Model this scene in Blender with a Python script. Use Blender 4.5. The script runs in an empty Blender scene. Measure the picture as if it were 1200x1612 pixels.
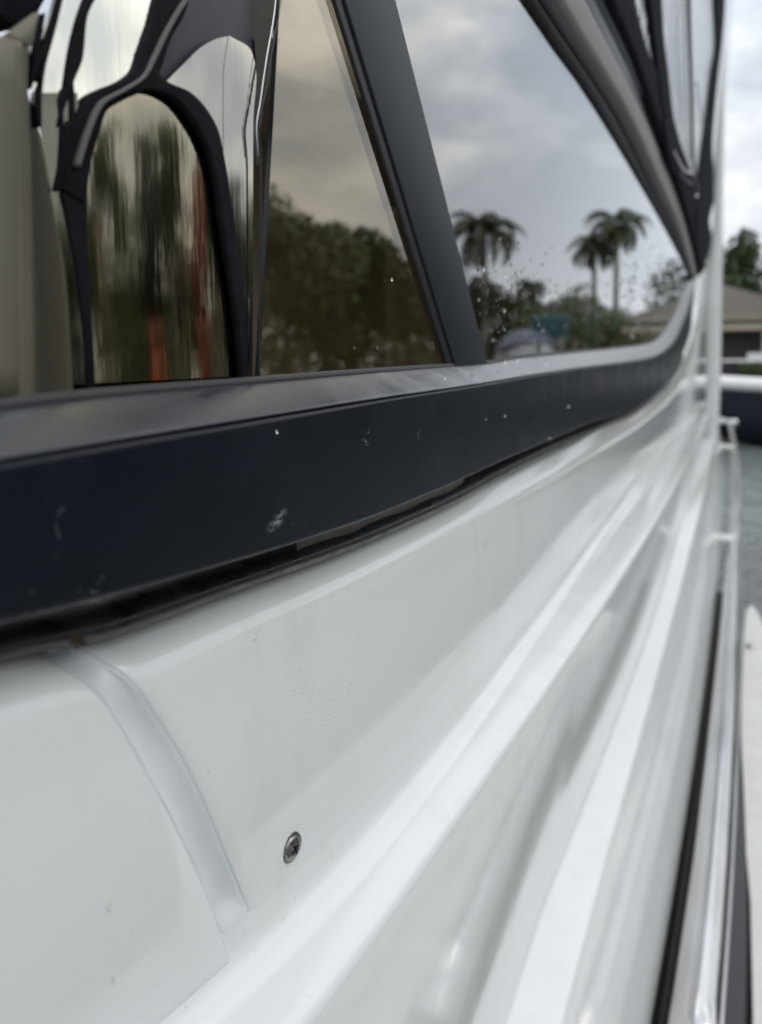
import bpy, bmesh, math, random
import numpy as np
from mathutils import Vector, Matrix
random.seed(7)
D2R = math.radians
scene = bpy.context.scene
COL = scene.collection
# ------------------------------------------------------------------ camera
# Everything is laid out relative to the eye (0,0,0): +Y runs forward along the boat,
# +X is outboard (starboard), Z up.  At the very end all is lifted so that water is at z = 0.
EYE_H = 1.75
YAW, PITCH = D2R(23.5), D2R(10.04)
F = 1200.0
cam_d = bpy.data.cameras.new('camera')
cam = bpy.data.objects.new('camera', cam_d); COL.objects.link(cam)
cam.rotation_euler = (D2R(90) - PITCH, 0, YAW)
cam_d.sensor_fit = 'VERTICAL'; cam_d.sensor_height = 36.0
cam_d.lens = F / 1612.0 * 36.0
cam_d.clip_start = 0.01; cam_d.clip_end = 3000
cam_d.dof.use_dof = True
cam_d.dof.focus_distance = 0.27
cam_d.dof.aperture_fstop = cam_d.lens / 2.7
scene.camera = cam
# ------------------------------------------------------------------ view + light
scene.view_settings.view_transform = 'Standard'
scene.view_settings.look = 'None'
scene.view_settings.exposure = 0.0
scene.view_settings.gamma = 1.0
scene.view_settings.use_curve_mapping = False
scene.render.engine = 'CYCLES'
scene.cycles.use_denoising = True
scene.cycles.max_bounces = 10
scene.cycles.transparent_max_bounces = 16
scene.cycles.glossy_bounces = 6
SUN_EL, SUN_AZ = D2R(52), D2R(75)          # azimuth clockwise from +Y
world = bpy.data.worlds.new('World'); scene.world = world; world.use_nodes = True
nt = world.node_tree; nt.nodes.clear()
def wn(t, **k):
    n = nt.nodes.new(t)
    for a, v in k.items(): setattr(n, a, v)
    return n
out = wn('ShaderNodeOutputWorld'); bg = wn('ShaderNodeBackground'); bg.inputs[1].default_value = 0.1
sky = wn('ShaderNodeTexSky', sky_type='NISHITA', sun_disc=False, sun_elevation=SUN_EL, sun_rotation=SUN_AZ)
tc = wn('ShaderNodeTexCoord'); mp = wn('ShaderNodeMapping'); mp.inputs['Scale'].default_value = (1.0, 1.0, 2.6)
mp.inputs['Location'].default_value = (3.1, 0.4, 0.2)
nz = wn('ShaderNodeTexNoise'); nz.inputs['Scale'].default_value = 3.2; nz.inputs['Detail'].default_value = 7; nz.inputs['Roughness'].default_value = 0.55
nz.inputs['Distortion'].default_value = 0.35
rp = wn('ShaderNodeValToRGB'); e = rp.color_ramp.elements
e[0].position = 0.40; e[0].color = (5.4, 5.9, 6.5, 1); e[1].position = 0.60; e[1].color = (10.6, 10.7, 10.6, 1)
m_ = rp.color_ramp.elements.new(0.5); m_.color = (7.4, 7.8, 8.3, 1)
nz2 = wn('ShaderNodeTexNoise'); nz2.inputs['Scale'].default_value = 1.6; nz2.inputs['Detail'].default_value = 3
rp2 = wn('ShaderNodeValToRGB'); rp2.color_ramp.elements[0].position = 0.3; rp2.color_ramp.elements[0].color = (0.82,)*3 + (1,)
rp2.color_ramp.elements[1].position = 0.62; rp2.color_ramp.elements[1].color = (1, 1, 1, 1)
mx = wn('ShaderNodeMix', data_type='RGBA', blend_type='MIX')
sep = wn('ShaderNodeSeparateXYZ')
mr = wn('ShaderNodeMapRange'); mr.inputs[1].default_value = -0.02; mr.inputs[2].default_value = 0.35
hz = wn('ShaderNodeMix', data_type='RGBA', blend_type='MIX')
nt.links.new(tc.outputs['Generated'], mp.inputs[0]); nt.links.new(mp.outputs[0], nz.inputs[0]); nt.links.new(nz.outputs[0], rp.inputs[0])
nt.links.new(mp.outputs[0], nz2.inputs[0]); nt.links.new(nz2.outputs[0], rp2.inputs[0])
nt.links.new(rp2.outputs[0], mx.inputs['Factor'])
nt.links.new(sky.outputs[0], mx.inputs['A']); nt.links.new(rp.outputs[0], mx.inputs['B'])
# overcast brightens a little to the horizon
nt.links.new(tc.outputs['Generated'], sep.inputs[0]); nt.links.new(sep.outputs[2], mr.inputs[0])
nt.links.new(mr.outputs[0], hz.inputs['Factor'])
hzw = wn('ShaderNodeMix', data_type='RGBA', blend_type='MIX'); hzw.inputs['Factor'].default_value = 0.6
nt.links.new(mx.outputs['Result'], hzw.inputs['A']); hzw.inputs['B'].default_value = (9.6, 9.8, 10.0, 1)
nt.links.new(hzw.outputs['Result'], hz.inputs['A']); nt.links.new(mx.outputs['Result'], hz.inputs['B'])
zr = wn('ShaderNodeMapRange'); zr.inputs[1].default_value = 0.25; zr.inputs[2].default_value = 1.0; zr.inputs[3].default_value = 1.12; zr.inputs[4].default_value = 2.3
nt.links.new(sep.outputs[2], zr.inputs[0]); vm = wn('ShaderNodeVectorMath', operation='SCALE'); nt.links.new(hz.outputs['Result'], vm.inputs[0]); nt.links.new(zr.outputs[0], vm.inputs['Scale'])
nt.links.new(vm.outputs[0], bg.inputs[0]); nt.links.new(bg.outputs[0], out.inputs[0])
sun_d = bpy.data.lights.new('sun', 'SUN'); sun_d.energy = 0.5; sun_d.angle = D2R(30); sun_d.color = (1.0, 0.96, 0.9)
sun = bpy.data.objects.new('sun', sun_d); COL.objects.link(sun)
sd = Vector((math.sin(SUN_AZ)*math.cos(SUN_EL), math.cos(SUN_AZ)*math.cos(SUN_EL), math.sin(SUN_EL)))
sun.rotation_euler = sd.to_track_quat('Z', 'Y').to_euler()

# ------------------------------------------------------------------ measuring helpers
def raydir(px, py):
    a, b = px - 600.0, 806.0 - py
    fh = F*math.cos(PITCH) + b*math.sin(PITCH)*1.0
    up = b*math.cos(PITCH) - F*math.sin(PITCH)
    return Vector((a*math.cos(YAW) - fh*math.sin(YAW), a*math.sin(YAW) + fh*math.cos(YAW), up))
def PX(px, py, x):
    d = raydir(px, py); return d * (x / d.x)
def PZ(px, py, z):
    d = raydir(px, py); return d * (z / d.z)
def PY(px, py, y):
    d = raydir(px, py); return d * (y / d.y)
GX = -0.127                                   # outer face of the cabin glass
def MIR(px, py, dist):
    """point at a horizontal distance, seen mirrored in the window glass"""
    d = raydir(px, py); d = Vector((-d.x, d.y, d.z)); h = math.hypot(d.x, d.y)
    return Vector((2*GX, 0, 0)) + d * (dist / h)
def pchip(x, y):
    x = np.array(x, float); y = np.array(y, float); h = np.diff(x); dl = np.diff(y)/h
    d = np.zeros(len(x))
    for i in range(1, len(x)-1):
        if dl[i-1]*dl[i] > 0:
            w1, w2 = 2*h[i]+h[i-1], h[i]+2*h[i-1]; d[i] = (w1+w2)/(w1/dl[i-1]+w2/dl[i])
    d[0], d[-1] = dl[0], dl[-1]
    def f(t):
        if t <= x[0]: return y[0] + d[0]*(t-x[0])
        if t >= x[-1]: return y[-1] + d[-1]*(t-x[-1])
        i = int(np.searchsorted(x, t)-1); s = (t-x[i])/h[i]
        return ((1+2*s)*(1-s)**2*y[i] + s*(1-s)**2*h[i]*d[i] + s*s*(3-2*s)*y[i+1] + s*s*(s-1)*h[i]*d[i+1])
    return f
LG = lambda y: math.log(y + 0.25)
def smooth_fit(u, v, deg=3):
    u, v = np.array(u), np.array(v); c = np.polyfit(u, v, deg); k = np.linspace(u[0], u[-1], 14)
    return pchip(list(k), [float(np.polyval(c, t)) for t in k])
def curve_x(pts, x):
    """height of an edge that runs at offset x, as a function of y"""
    q = sorted([(PX(a, b, x).y, PX(a, b, x).z) for a, b in pts])
    f = pchip([LG(v[0]) for v in q], [v[1] for v in q]); return lambda y: f(LG(y))
def curve_z(pts, z):
    q = sorted([(PZ(a, b, z).y, PZ(a, b, z).x) for a, b in pts])
    f = smooth_fit([LG(v[0]) for v in q], [v[1] for v in q]); return lambda y: f(LG(y))
def resample(pts, n):
    P = [Vector(p) for p in pts]; L = [0]
    for a, b in zip(P, P[1:]): L.append(L[-1] + (b-a).length)
    fs = [pchip(L, [p[k] for p in P]) for k in range(len(P[0]))]
    return [Vector([f(L[-1]*i/(n-1)) for f in fs]) for i in range(n)]
# ------------------------------------------------------------------ object helpers
def link(o, parent=None):
    COL.objects.link(o)
    if parent is not None: o.parent = parent
    return o
def mk(name, verts, faces, mat, parent=None, smooth=True):
    me = bpy.data.meshes.new(name); me.from_pydata([tuple(v) for v in verts], [], faces); me.update()
    if mat: me.materials.append(mat)
    if smooth: me.polygons.foreach_set('use_smooth', [True]*len(me.polygons))
    return link(bpy.data.objects.new(name, me), parent)
def from_bm(name, bm, mat, parent=None, smooth=False):
    me = bpy.data.meshes.new(name); bmesh.ops.recalc_face_normals(bm, faces=bm.faces); bm.to_mesh(me); bm.free()
    if mat: me.materials.append(mat)
    if smooth: me.polygons.foreach_set('use_smooth', [True]*len(me.polygons))
    return link(bpy.data.objects.new(name, me), parent)
def tag(o, label=None, cat=None, group=None, kind=None):
    if label: o['label'] = label
    if cat: o['category'] = cat
    if group: o['group'] = group
    if kind: o['kind'] = kind
    return o
def empty(name, loc=(0, 0, 0), rz=0.0):
    o = bpy.data.objects.new(name, None); o.location = loc; o.rotation_euler = (0, 0, rz); return link(o)
def box(bm, c, s, rot=None):
    M = Matrix.Translation(Vector(c)) @ (rot.to_4x4() if rot else Matrix.Identity(4)) @ Matrix.Diagonal((s[0], s[1], s[2], 1))
    return bmesh.ops.create_cube(bm, size=1, matrix=M)['verts']
def bevel_all(bm, w, seg=2):
    bmesh.ops.bevel(bm, geom=bm.edges[:], offset=w, segments=seg, affect='EDGES', profile=0.6)
def grid_faces(nr, nc, closed=False):
    f = []
    for i in range(nr-1):
        for j in range(nc if closed else nc-1):
            k = (j+1) % nc
            f.append((i*nc+j, i*nc+k, (i+1)*nc+k, (i+1)*nc+j))
    return f
def tube(name, path, rad, mat, parent=None, seg=14, caps=True, smooth=True, squash=1.0):
    path = [Vector(p) for p in path]; V = []
    for i, p in enumerate(path):
        d = (path[min(i+1, len(path)-1)] - path[max(i-1, 0)]).normalized()
        ref = Vector((0, 0, 1)) if abs(d.z) < 0.9 else Vector((1, 0, 0))
        u = d.cross(ref).normalized(); w = u.cross(d).normalized()
        r = rad[i] if isinstance(rad, (list, tuple)) else rad
        for k in range(seg):
            a = 2*math.pi*k/seg; V.append(p + u*r*math.cos(a) + w*r*squash*math.sin(a))
    Fc = grid_faces(len(path), seg, True)
    if caps:
        Fc.append(tuple(range(seg-1, -1, -1))); n = (len(path)-1)*seg; Fc.append(tuple(range(n, n+seg)))
    return mk(name, V, Fc, mat, parent, smooth)
def fillet(keys, rad, n=6):
    """keys: 2-D points, rad: corner size at each; returns rounded polyline with constant count"""
    o = []
    for i, k in enumerate(keys):
        k = Vector(k)
        if rad[i] <= 0: o.append(k); continue
        a, b = Vector(keys[i-1]), Vector(keys[i+1])
        la, lb = (a-k).length, (b-k).length
        d1 = k + (a-k)/max(la, 1e-9)*min(rad[i], .48*la); d2 = k + (b-k)/max(lb, 1e-9)*min(rad[i], .48*lb)
        for j in range(n):
            t = j/(n-1); o.append(d1*(1-t)**2 + k*2*t*(1-t) + d2*t*t)
    return o
def sweep(name, ys, keyfn, rads, mat, parent, n=6, sub=None):
    V, nc = [], None
    for y in ys:
        pr = fillet(keyfn(y), rads, n)
        if sub:
            q = []
            for a, b in zip(pr, pr[1:]):
                q.append(a); L = (b-a).length
                q += [a.lerp(b, (s+1)/(sub+1)) for s in range(sub)]
            q.append(pr[-1]); pr = q
        nc = len(pr); V += [Vector((p[0], y, p[1])) for p in pr]
    return mk(name, V, grid_faces(len(ys), nc), mat, parent)
def strip(name, left, right, surf, mat, parent, n=28, m=4, thick=None, smooth=True, wob=0.0):
    """solid sheet between two measured edges lying on a real surface; thick = offset vector of the back"""
    L, R = resample(left, n), resample(right, n); V = []
    for i in range(n):
        for j in range(m+1):
            q = L[i].lerp(R[i], j/m); V.append(Vector(surf(q[0], q[1])))
    nc = m+1; Fc = grid_faces(n, nc)
    if thick is not None:
        k = len(V); th = Vector(thick); V += [v + th for v in V]
        Fc += [tuple(reversed([a+k for a in f])) for f in grid_faces(n, nc)]
        rim = [i*nc for i in range(n)] + [(n-1)*nc+j for j in range(1, nc)] + [i*nc+nc-1 for i in range(n-2, -1, -1)] + [j for j in range(nc-2, 0, -1)]
        for a, b in zip(rim, rim[1:]+rim[:1]): Fc.append((a, b, b+k, a+k))
    return mk(name, V, Fc, mat, parent, smooth)
# ------------------------------------------------------------------ materials
def mat(name, base=(0.5, 0.5, 0.5), rough=0.5, metal=0.0, build=None, **kw):
    m = bpy.data.materials.new(name); m.use_nodes = True; t = m.node_tree; b = t.nodes['Principled BSDF']
    b.inputs['Base Color'].default_value = (*base, 1); b.inputs['Roughness'].default_value = rough; b.inputs['Metallic'].default_value = metal
    for k, v in kw.items(): b.inputs[k.replace('_', ' ')].default_value = v
    if build: build(t, b)
    return m
def N(t, typ, **k):
    n = t.nodes.new(typ)
    for a, v in k.items():
        if a in ('sc', 'det', 'ro', 'di'): n.inputs[{'sc': 'Scale', 'det': 'Detail', 'ro': 'Roughness', 'di': 'Distortion'}[a]].default_value = v
        else: setattr(n, a, v)
    return n
def objco(t, scale=(1, 1, 1)):
    c = N(t, 'ShaderNodeTexCoord'); m = N(t, 'ShaderNodeMapping'); m.inputs['Scale'].default_value = scale
    t.links.new(c.outputs['Object'], m.inputs[0]); return m.outputs[0]
def ramp(t, src, p0, c0, p1, c1):
    r = N(t, 'ShaderNodeValToRGB'); e = r.color_ramp.elements
    e[0].position, e[1].position = p0, p1
    e[0].color = (*((c0,)*3 if not isinstance(c0, tuple) else c0), 1); e[1].color = (*((c1,)*3 if not isinstance(c1, tuple) else c1), 1)
    t.links.new(src, r.inputs[0]); return r.outputs[0]
def bump(t, b, h, strength=0.2, dist=0.001):
    n = N(t, 'ShaderNodeBump'); n.inputs['Strength'].default_value = strength; n.inputs['Distance'].default_value = dist
    t.links.new(h, n.inputs['Height']); t.links.new(n.outputs[0], b.inputs['Normal'])
def noisy(c0, c1, sc=8, p0=.35, p1=.65, bs=0.0, bd=.001, scale=(1, 1, 1), det=6, rr=None):
    def f(t, b):
        co = objco(t, scale); n = N(t, 'ShaderNodeTexNoise', sc=sc, det=det, ro=.6); t.links.new(co, n.inputs[0])
        t.links.new(ramp(t, n.outputs[0], p0, c0, p1, c1), b.inputs['Base Color'])
        if rr: t.links.new(ramp(t, n.outputs[0], p0, rr[0], p1, rr[1]), b.inputs['Roughness'])
        if bs: bump(t, b, n.outputs[0], bs, bd)
    return f
def local_marks(t, marks):
    """masks for small scuffs and scratches at given places on a thing"""
    acc = None
    for (c, sc_, th, rot) in marks:
        mp_ = N(t, 'ShaderNodeMapping'); mp_.vector_type = 'TEXTURE'; mp_.inputs['Location'].default_value = c; mp_.inputs['Rotation'].default_value = (rot, 0, 0); mp_.inputs['Scale'].default_value = sc_
        cc_ = N(t, 'ShaderNodeTexCoord'); t.links.new(cc_.outputs['Object'], mp_.inputs[0])
        ln = N(t, 'ShaderNodeVectorMath', operation='LENGTH'); t.links.new(mp_.outputs[0], ln.inputs[0]); msk = ramp(t, ln.outputs['Value'], .15, 1.0, 1.0, 0.0)
        q = N(t, 'ShaderNodeTexNoise', sc=th[0], det=4, ro=.75); t.links.new(mp_.outputs[0], q.inputs[0])
        a1 = N(t, 'ShaderNodeMath', operation='MULTIPLY'); t.links.new(msk, a1.inputs[0]); t.links.new(ramp(t, q.outputs[0], th[1], 0.0, th[1]+.1, 1.0), a1.inputs[1])
        if acc is None: acc = a1.outputs[0]
        else:
            a2 = N(t, 'ShaderNodeMath', operation='MAXIMUM'); t.links.new(acc, a2.inputs[0]); t.links.new(a1.outputs[0], a2.inputs[1]); acc = a2.outputs[0]
    return acc
def gel_build(t, b):
    co = objco(t)
    n = N(t, 'ShaderNodeTexNoise', sc=6, det=4, ro=.5); t.links.new(co, n.inputs[0])
    base = ramp(t, n.outputs[0], .3, (.715, .73, .722), .7, (.75, .757, .752))
    # grime film, water spots and dust
    st = N(t, 'ShaderNodeTexNoise', sc=16, det=6, ro=.7); t.links.new(objco(t, (1, 1, .35)), st.inputs[0])
    m1 = N(t, 'ShaderNodeMix', data_type='RGBA'); t.links.new(ramp(t, st.outputs[0], .52, 0.0, .72, .35), m1.inputs['Factor']); t.links.new(base, m1.inputs['A']); m1.inputs['B'].default_value = (.60, .585, .55, 1)
    d = N(t, 'ShaderNodeTexVoronoi', sc=150); t.links.new(co, d.inputs[0])
    dn = N(t, 'ShaderNodeTexNoise', sc=9, det=2); t.links.new(co, dn.inputs[0])
    mm = N(t, 'ShaderNodeMath', operation='MULTIPLY'); t.links.new(ramp(t, d.outputs['Distance'], .05, .3, .10, 0.0), mm.inputs[0]); t.links.new(ramp(t, dn.outputs[0], .5, 0.0, .6, 1.0), mm.inputs[1])
    m2 = N(t, 'ShaderNodeMix', data_type='RGBA'); t.links.new(mm.outputs[0], m2.inputs['Factor']); t.links.new(m1.outputs['Result'], m2.inputs['A']); m2.inputs['B'].default_value = (.42, .40, .37, 1)
    acc = local_marks(t, GEL_MARKS)
    m3 = N(t, 'ShaderNodeMix', data_type='RGBA'); t.links.new(acc, m3.inputs['Factor']); t.links.new(m2.outputs['Result'], m3.inputs['A']); m3.inputs['B'].default_value = (.50, .48, .43, 1)
    t.links.new(m3.outputs['Result'], b.inputs['Base Color'])
    n2 = N(t, 'ShaderNodeTexNoise', sc=90, det=5, ro=.7); t.links.new(co, n2.inputs[0])
    t.links.new(ramp(t, n2.outputs[0], .35, .05, .75, .15), b.inputs['Roughness'])
    n3 = N(t, 'ShaderNodeTexNoise', sc=14, det=2, ro=.4); t.links.new(co, n3.inputs[0]); bump(t, b, n3.outputs[0], .08, .0003)
GEL_MARKS = [(PX(405, 1008, -.119), (.02, .006, .0012), (2.5, .50), .35), (PX(455, 1035, -.119), (.02, .004, .001), (2.5, .5), .1), (PX(515, 1335, -.118), (.02, .0008, .0035), (2.5, .46), .2), (PX(528, 1350, -.118), (.02, .0025, .0015), (2.2, .5), .5),
             (PX(170, 1430, -.118), (.02, .0015, .002), (2.0, .46), 0), (PX(180, 1545, -.118), (.02, .0008, .002), (2.0, .4), 0), (PX(380, 1350, -.118), (.02, .003, .0006), (2.0, .5), .3)]
M = {}
M['gel'] = mat('white_gelcoat', rough=.1, build=gel_build, IOR=1.5)
FRAME_MARKS = [(PX(440, 820, -.109), (.02, .0065, .0024), (2.2, .44), .35), (PX(575, 690, -.109), (.02, .007, .004), (1.6, .57), .2), (PX(90, 820, -.109), (.02, .0035, .007), (3.0, .60), 0),
               (PX(150, 930, -.109), (.02, .008, .003), (3.5, .60), .3), (PX(320, 660, -.112), (.02, .009, .0012), (3.0, .54), .15), (PX(610, 815, -.109), (.02, .014, .0012), (3.0, .56), .25), (PX(660, 682, -.109), (.02, .003, .003), (1.8, .55), 0)]
def frame_build(t, b):
    co = objco(t); n = N(t, 'ShaderNodeTexNoise', sc=30, det=6, ro=.65); t.links.new(co, n.inputs[0])
    base = ramp(t, n.outputs[0], .35, (.0035, .0052, .0095), .75, (.0075, .0105, .017))
    # scattered salt specks and rubbed marks
    v = N(t, 'ShaderNodeTexNoise', sc=420, det=3, ro=.7); t.links.new(co, v.inputs[0]); sp = ramp(t, v.outputs[0], .62, 0.0, .68, .8)
    p = N(t, 'ShaderNodeTexNoise', sc=22, det=3, ro=.6); t.links.new(co, p.inputs[0]); pm = ramp(t, p.outputs[0], .55, 0.0, .70, .8)
    mm = N(t, 'ShaderNodeMath', operation='MULTIPLY'); t.links.new(sp, mm.inputs[0]); t.links.new(pm, mm.inputs[1])
    sc_co = objco(t, (1, 6, 30)); s = N(t, 'ShaderNodeTexNoise', sc=60, det=4, ro=.7); t.links.new(sc_co, s.inputs[0]); sm = ramp(t, s.outputs[0], .58, 0.0, .80, .3)
    ad = N(t, 'ShaderNodeMath', operation='MULTIPLY_ADD'); t.links.new(sm, ad.inputs[0]); t.links.new(pm, ad.inputs[1]); t.links.new(mm.outputs[0], ad.inputs[2])
    mx = N(t, 'ShaderNodeMix', data_type='RGBA'); t.links.new(ad.outputs[0], mx.inputs['Factor']); t.links.new(base, mx.inputs['A']); mx.inputs['B'].default_value = (.28, .29, .3, 1)
    acc = local_marks(t, FRAME_MARKS)
    m2 = N(t, 'ShaderNodeMix', data_type='RGBA'); t.links.new(acc, m2.inputs['Factor']); t.links.new(mx.outputs['Result'], m2.inputs['A']); m2.inputs['B'].default_value = (.26, .27, .28, 1)
    t.links.new(m2.outputs['Result'], b.inputs['Base Color'])
    t.links.new(ramp(t, n.outputs[0], .3, .30, .7, .46), b.inputs['Roughness'])
    f = N(t, 'ShaderNodeTexNoise', sc=900, det=2); t.links.new(co, f.inputs[0]); bump(t, b, f.outputs[0], .12, .0002)
M['frame'] = mat('black_window_frame', build=frame_build, IOR=1.45, Specular_IOR_Level=.2)
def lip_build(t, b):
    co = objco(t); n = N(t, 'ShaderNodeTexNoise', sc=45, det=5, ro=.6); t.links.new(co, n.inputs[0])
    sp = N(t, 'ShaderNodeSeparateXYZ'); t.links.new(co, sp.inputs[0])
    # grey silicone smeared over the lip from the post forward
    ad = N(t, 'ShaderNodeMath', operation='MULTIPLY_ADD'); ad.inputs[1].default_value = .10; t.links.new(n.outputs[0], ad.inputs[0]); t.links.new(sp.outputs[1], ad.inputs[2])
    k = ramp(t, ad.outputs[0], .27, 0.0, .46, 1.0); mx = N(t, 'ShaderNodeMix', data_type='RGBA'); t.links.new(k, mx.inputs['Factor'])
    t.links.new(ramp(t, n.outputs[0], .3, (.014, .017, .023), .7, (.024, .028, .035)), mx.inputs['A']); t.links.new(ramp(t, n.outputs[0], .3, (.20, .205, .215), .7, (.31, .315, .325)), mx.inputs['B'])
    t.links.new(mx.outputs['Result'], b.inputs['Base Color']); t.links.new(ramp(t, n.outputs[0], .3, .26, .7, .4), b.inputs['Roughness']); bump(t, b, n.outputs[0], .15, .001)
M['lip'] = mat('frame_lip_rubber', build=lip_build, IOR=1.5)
M['mull'] = mat('dark_slate_mullion', base=(.022, .027, .036), rough=.5, Specular_IOR_Level=.3, build=noisy((.010, .013, .019), (.015, .018, .025), sc=40, bs=.05))
M['seal'] = mat('black_sealant', rough=.3, build=noisy((.004, .004, .006), (.02, .022, .027), sc=120, bs=.35, bd=.0006, rr=(.25, .5)))
M['gask'] = mat('black_rubber', base=(.006, .006, .008), rough=.5)
M['butyl'] = mat('taupe_butyl', rough=.6, build=noisy((.13, .112, .095), (.18, .16, .135), sc=90, bs=.2))
M['caulk'] = mat('white_caulk', rough=.26, build=noisy((.66, .685, .70), (.74, .76, .775), sc=50, bs=.25, bd=.0008, scale=(1, 1, .5)), Subsurface_Weight=0.0)
M['dirt'] = mat('brown_dirt', rough=.9, build=noisy((.035, .022, .014), (.10, .07, .045), sc=900))
M['steel'] = mat('polished_stainless', metal=1.0, rough=.14, build=noisy((.52, .51, .50), (.70, .69, .69), sc=20, rr=(.1, .22), scale=(1, .15, 1), bs=.05))
M['screw'] = mat('screw_steel', metal=1.0, rough=.28, build=noisy((.20, .19, .19), (.34, .33, .34), sc=500, rr=(.2, .45)))
M['rub'] = mat('black_rub_rubber', rough=.33, build=noisy((.006, .007, .009), (.014, .015, .018), sc=60, bs=.15))
M['navy'] = mat('navy_hull', base=(.006, .009, .02), rough=.12)
M['taupe'] = mat('taupe_trim', rough=.5, build=noisy((.185, .172, .165), (.22, .207, .198), sc=60, bs=.1))
M['headf'] = mat('head_frame_black', rough=.6, Specular_IOR_Level=.1, build=noisy((.008, .008, .010), (.014, .014, .017), sc=60, bs=.1))
M['slate'] = mat('slate_trim', base=(.04, .047, .06), rough=.35)
M['canvas'] = mat('black_canvas', rough=.95, Specular_IOR_Level=.06, build=noisy((.006, .006, .009), (.016, .016, .022), sc=60, bs=.5, bd=.004))
M['curt'] = mat('taupe_curtain', rough=.6, build=noisy((.135, .122, .088), (.155, .14, .10), sc=30, bs=.05))
M['inwall'] = mat('cabin_interior_brown', rough=.6, build=noisy((.34, .285, .195), (.39, .33, .23), sc=4))
M['liner'] = mat('pale_liner', base=(.55, .54, .50), rough=.7)
M['dark'] = mat('dark_interior', base=(.03, .028, .03), rough=.5)
def glass_mat(name, tint, ior, extra=0.0, refl=(.97, .98, 1)):
    m = bpy.data.materials.new(name); m.use_nodes = True; t = m.node_tree; t.nodes.clear()
    o = N(t, 'ShaderNodeOutputMaterial'); tr = N(t, 'ShaderNodeBsdfTransparent'); tr.inputs[0].default_value = (*tint, 1)
    g = N(t, 'ShaderNodeBsdfGlossy'); g.inputs['Roughness'].default_value = 0.0; g.inputs[0].default_value = (*refl, 1)
    fr = N(t, 'ShaderNodeFresnel'); ge = N(t, 'ShaderNodeNewGeometry')   # a thin pane has the same reflectance on its inner face
    ex = N(t, 'ShaderNodeMath', operation='MULTIPLY_ADD'); ex.inputs[1].default_value = -2.0; ex.inputs[2].default_value = 1.0; t.links.new(ge.outputs['Backfacing'], ex.inputs[0])
    pw = N(t, 'ShaderNodeMath', operation='POWER'); pw.inputs[0].default_value = ior; t.links.new(ex.outputs[0], pw.inputs[1]); t.links.new(pw.outputs[0], fr.inputs[0])
    n = N(t, 'ShaderNodeTexNoise', sc=5, det=1); t.links.new(objco(t), n.inputs[0])
    bp = N(t, 'ShaderNodeBump'); bp.inputs['Strength'].default_value = .05; bp.inputs['Distance'].default_value = .0015
    t.links.new(n.outputs[0], bp.inputs['Height']); t.links.new(bp.outputs[0], g.inputs['Normal'])
    mx = N(t, 'ShaderNodeMixShader')
    if extra:
        a = N(t, 'ShaderNodeMath', operation='ADD', use_clamp=True); a.inputs[1].default_value = extra; t.links.new(fr.outputs[0], a.inputs[0]); t.links.new(a.outputs[0], mx.inputs[0])
    else: t.links.new(fr.outputs[0], mx.inputs[0])
    t.links.new(tr.outputs[0], mx.inputs[1]); t.links.new(g.outputs[0], mx.inputs[2]); t.links.new(mx.outputs[0], o.inputs[0]); return m
M['glassR'] = glass_mat('tinted_glass', (.60, .57, .52), 1.8, .16)
M['glassL'] = glass_mat('tinted_glass_aft', (.85, .79, .68), 1.7, .07, (.98, .93, .84))
def vinyl_mat(name, col, rough=.1, alpha=.5):
    m = bpy.data.materials.new(name); m.use_nodes = True; t = m.node_tree; t.nodes.clear()
    o = N(t, 'ShaderNodeOutputMaterial'); tr = N(t, 'ShaderNodeBsdfTransparent'); tl = N(t, 'ShaderNodeBsdfTranslucent'); g = N(t, 'ShaderNodeBsdfGlossy')
    tl.inputs[0].default_value = (*col, 1); tr.inputs[0].default_value = (.97, .97, 1, 1); g.inputs['Roughness'].default_value = rough
    a = N(t, 'ShaderNodeMixShader'); a.inputs[0].default_value = alpha; b = N(t, 'ShaderNodeMixShader'); fr = N(t, 'ShaderNodeFresnel'); fr.inputs[0].default_value = 1.5
    n = N(t, 'ShaderNodeTexNoise', sc=18, det=2); t.links.new(objco(t, (1, 3, .3)), n.inputs[0])
    bp = N(t, 'ShaderNodeBump'); bp.inputs['Strength'].default_value = .5; bp.inputs['Distance'].default_value = .01
    t.links.new(n.outputs[0], bp.inputs['Height']); t.links.new(bp.outputs[0], g.inputs['Normal'])
    t.links.new(tr.outputs[0], a.inputs[1]); t.links.new(tl.outputs[0], a.inputs[2]); t.links.new(a.outputs[0], b.inputs[1]); t.links.new(g.outputs[0], b.inputs[2])
    t.links.new(fr.outputs[0], b.inputs[0]); t.links.new(b.outputs[0], o.inputs[0]); return m
M['vinyl'] = vinyl_mat('clear_vinyl', (.9, .9, .95))
def film_build(t, b):
    co = objco(t, (1, 1, .05)); n = N(t, 'ShaderNodeTexNoise', sc=120, det=5, ro=.6); t.links.new(co, n.inputs[0])
    n2 = N(t, 'ShaderNodeTexNoise', sc=26, det=2, ro=.5); t.links.new(objco(t, (1, 1, .25)), n2.inputs[0])
    ad = N(t, 'ShaderNodeMath', operation='MULTIPLY_ADD'); ad.inputs[1].default_value = 3.0
    t.links.new(n2.outputs[0], ad.inputs[0]); t.links.new(n.outputs[0], ad.inputs[2]); bump(t, b, ad.outputs[0], .35, .0004)
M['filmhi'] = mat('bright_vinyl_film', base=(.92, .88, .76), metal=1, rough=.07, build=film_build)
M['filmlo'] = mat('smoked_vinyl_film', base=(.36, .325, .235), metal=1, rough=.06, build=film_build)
M['film_treerefl'] = mat('tree_reflection_film', base=(.16, .16, .125), metal=1, rough=.07, build=film_build)  # dark olive base stands in for trees reflected in the film
M['filmmid'] = mat('grey_vinyl_film', base=(.46, .435, .385), metal=1, rough=.08, build=film_build)
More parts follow.
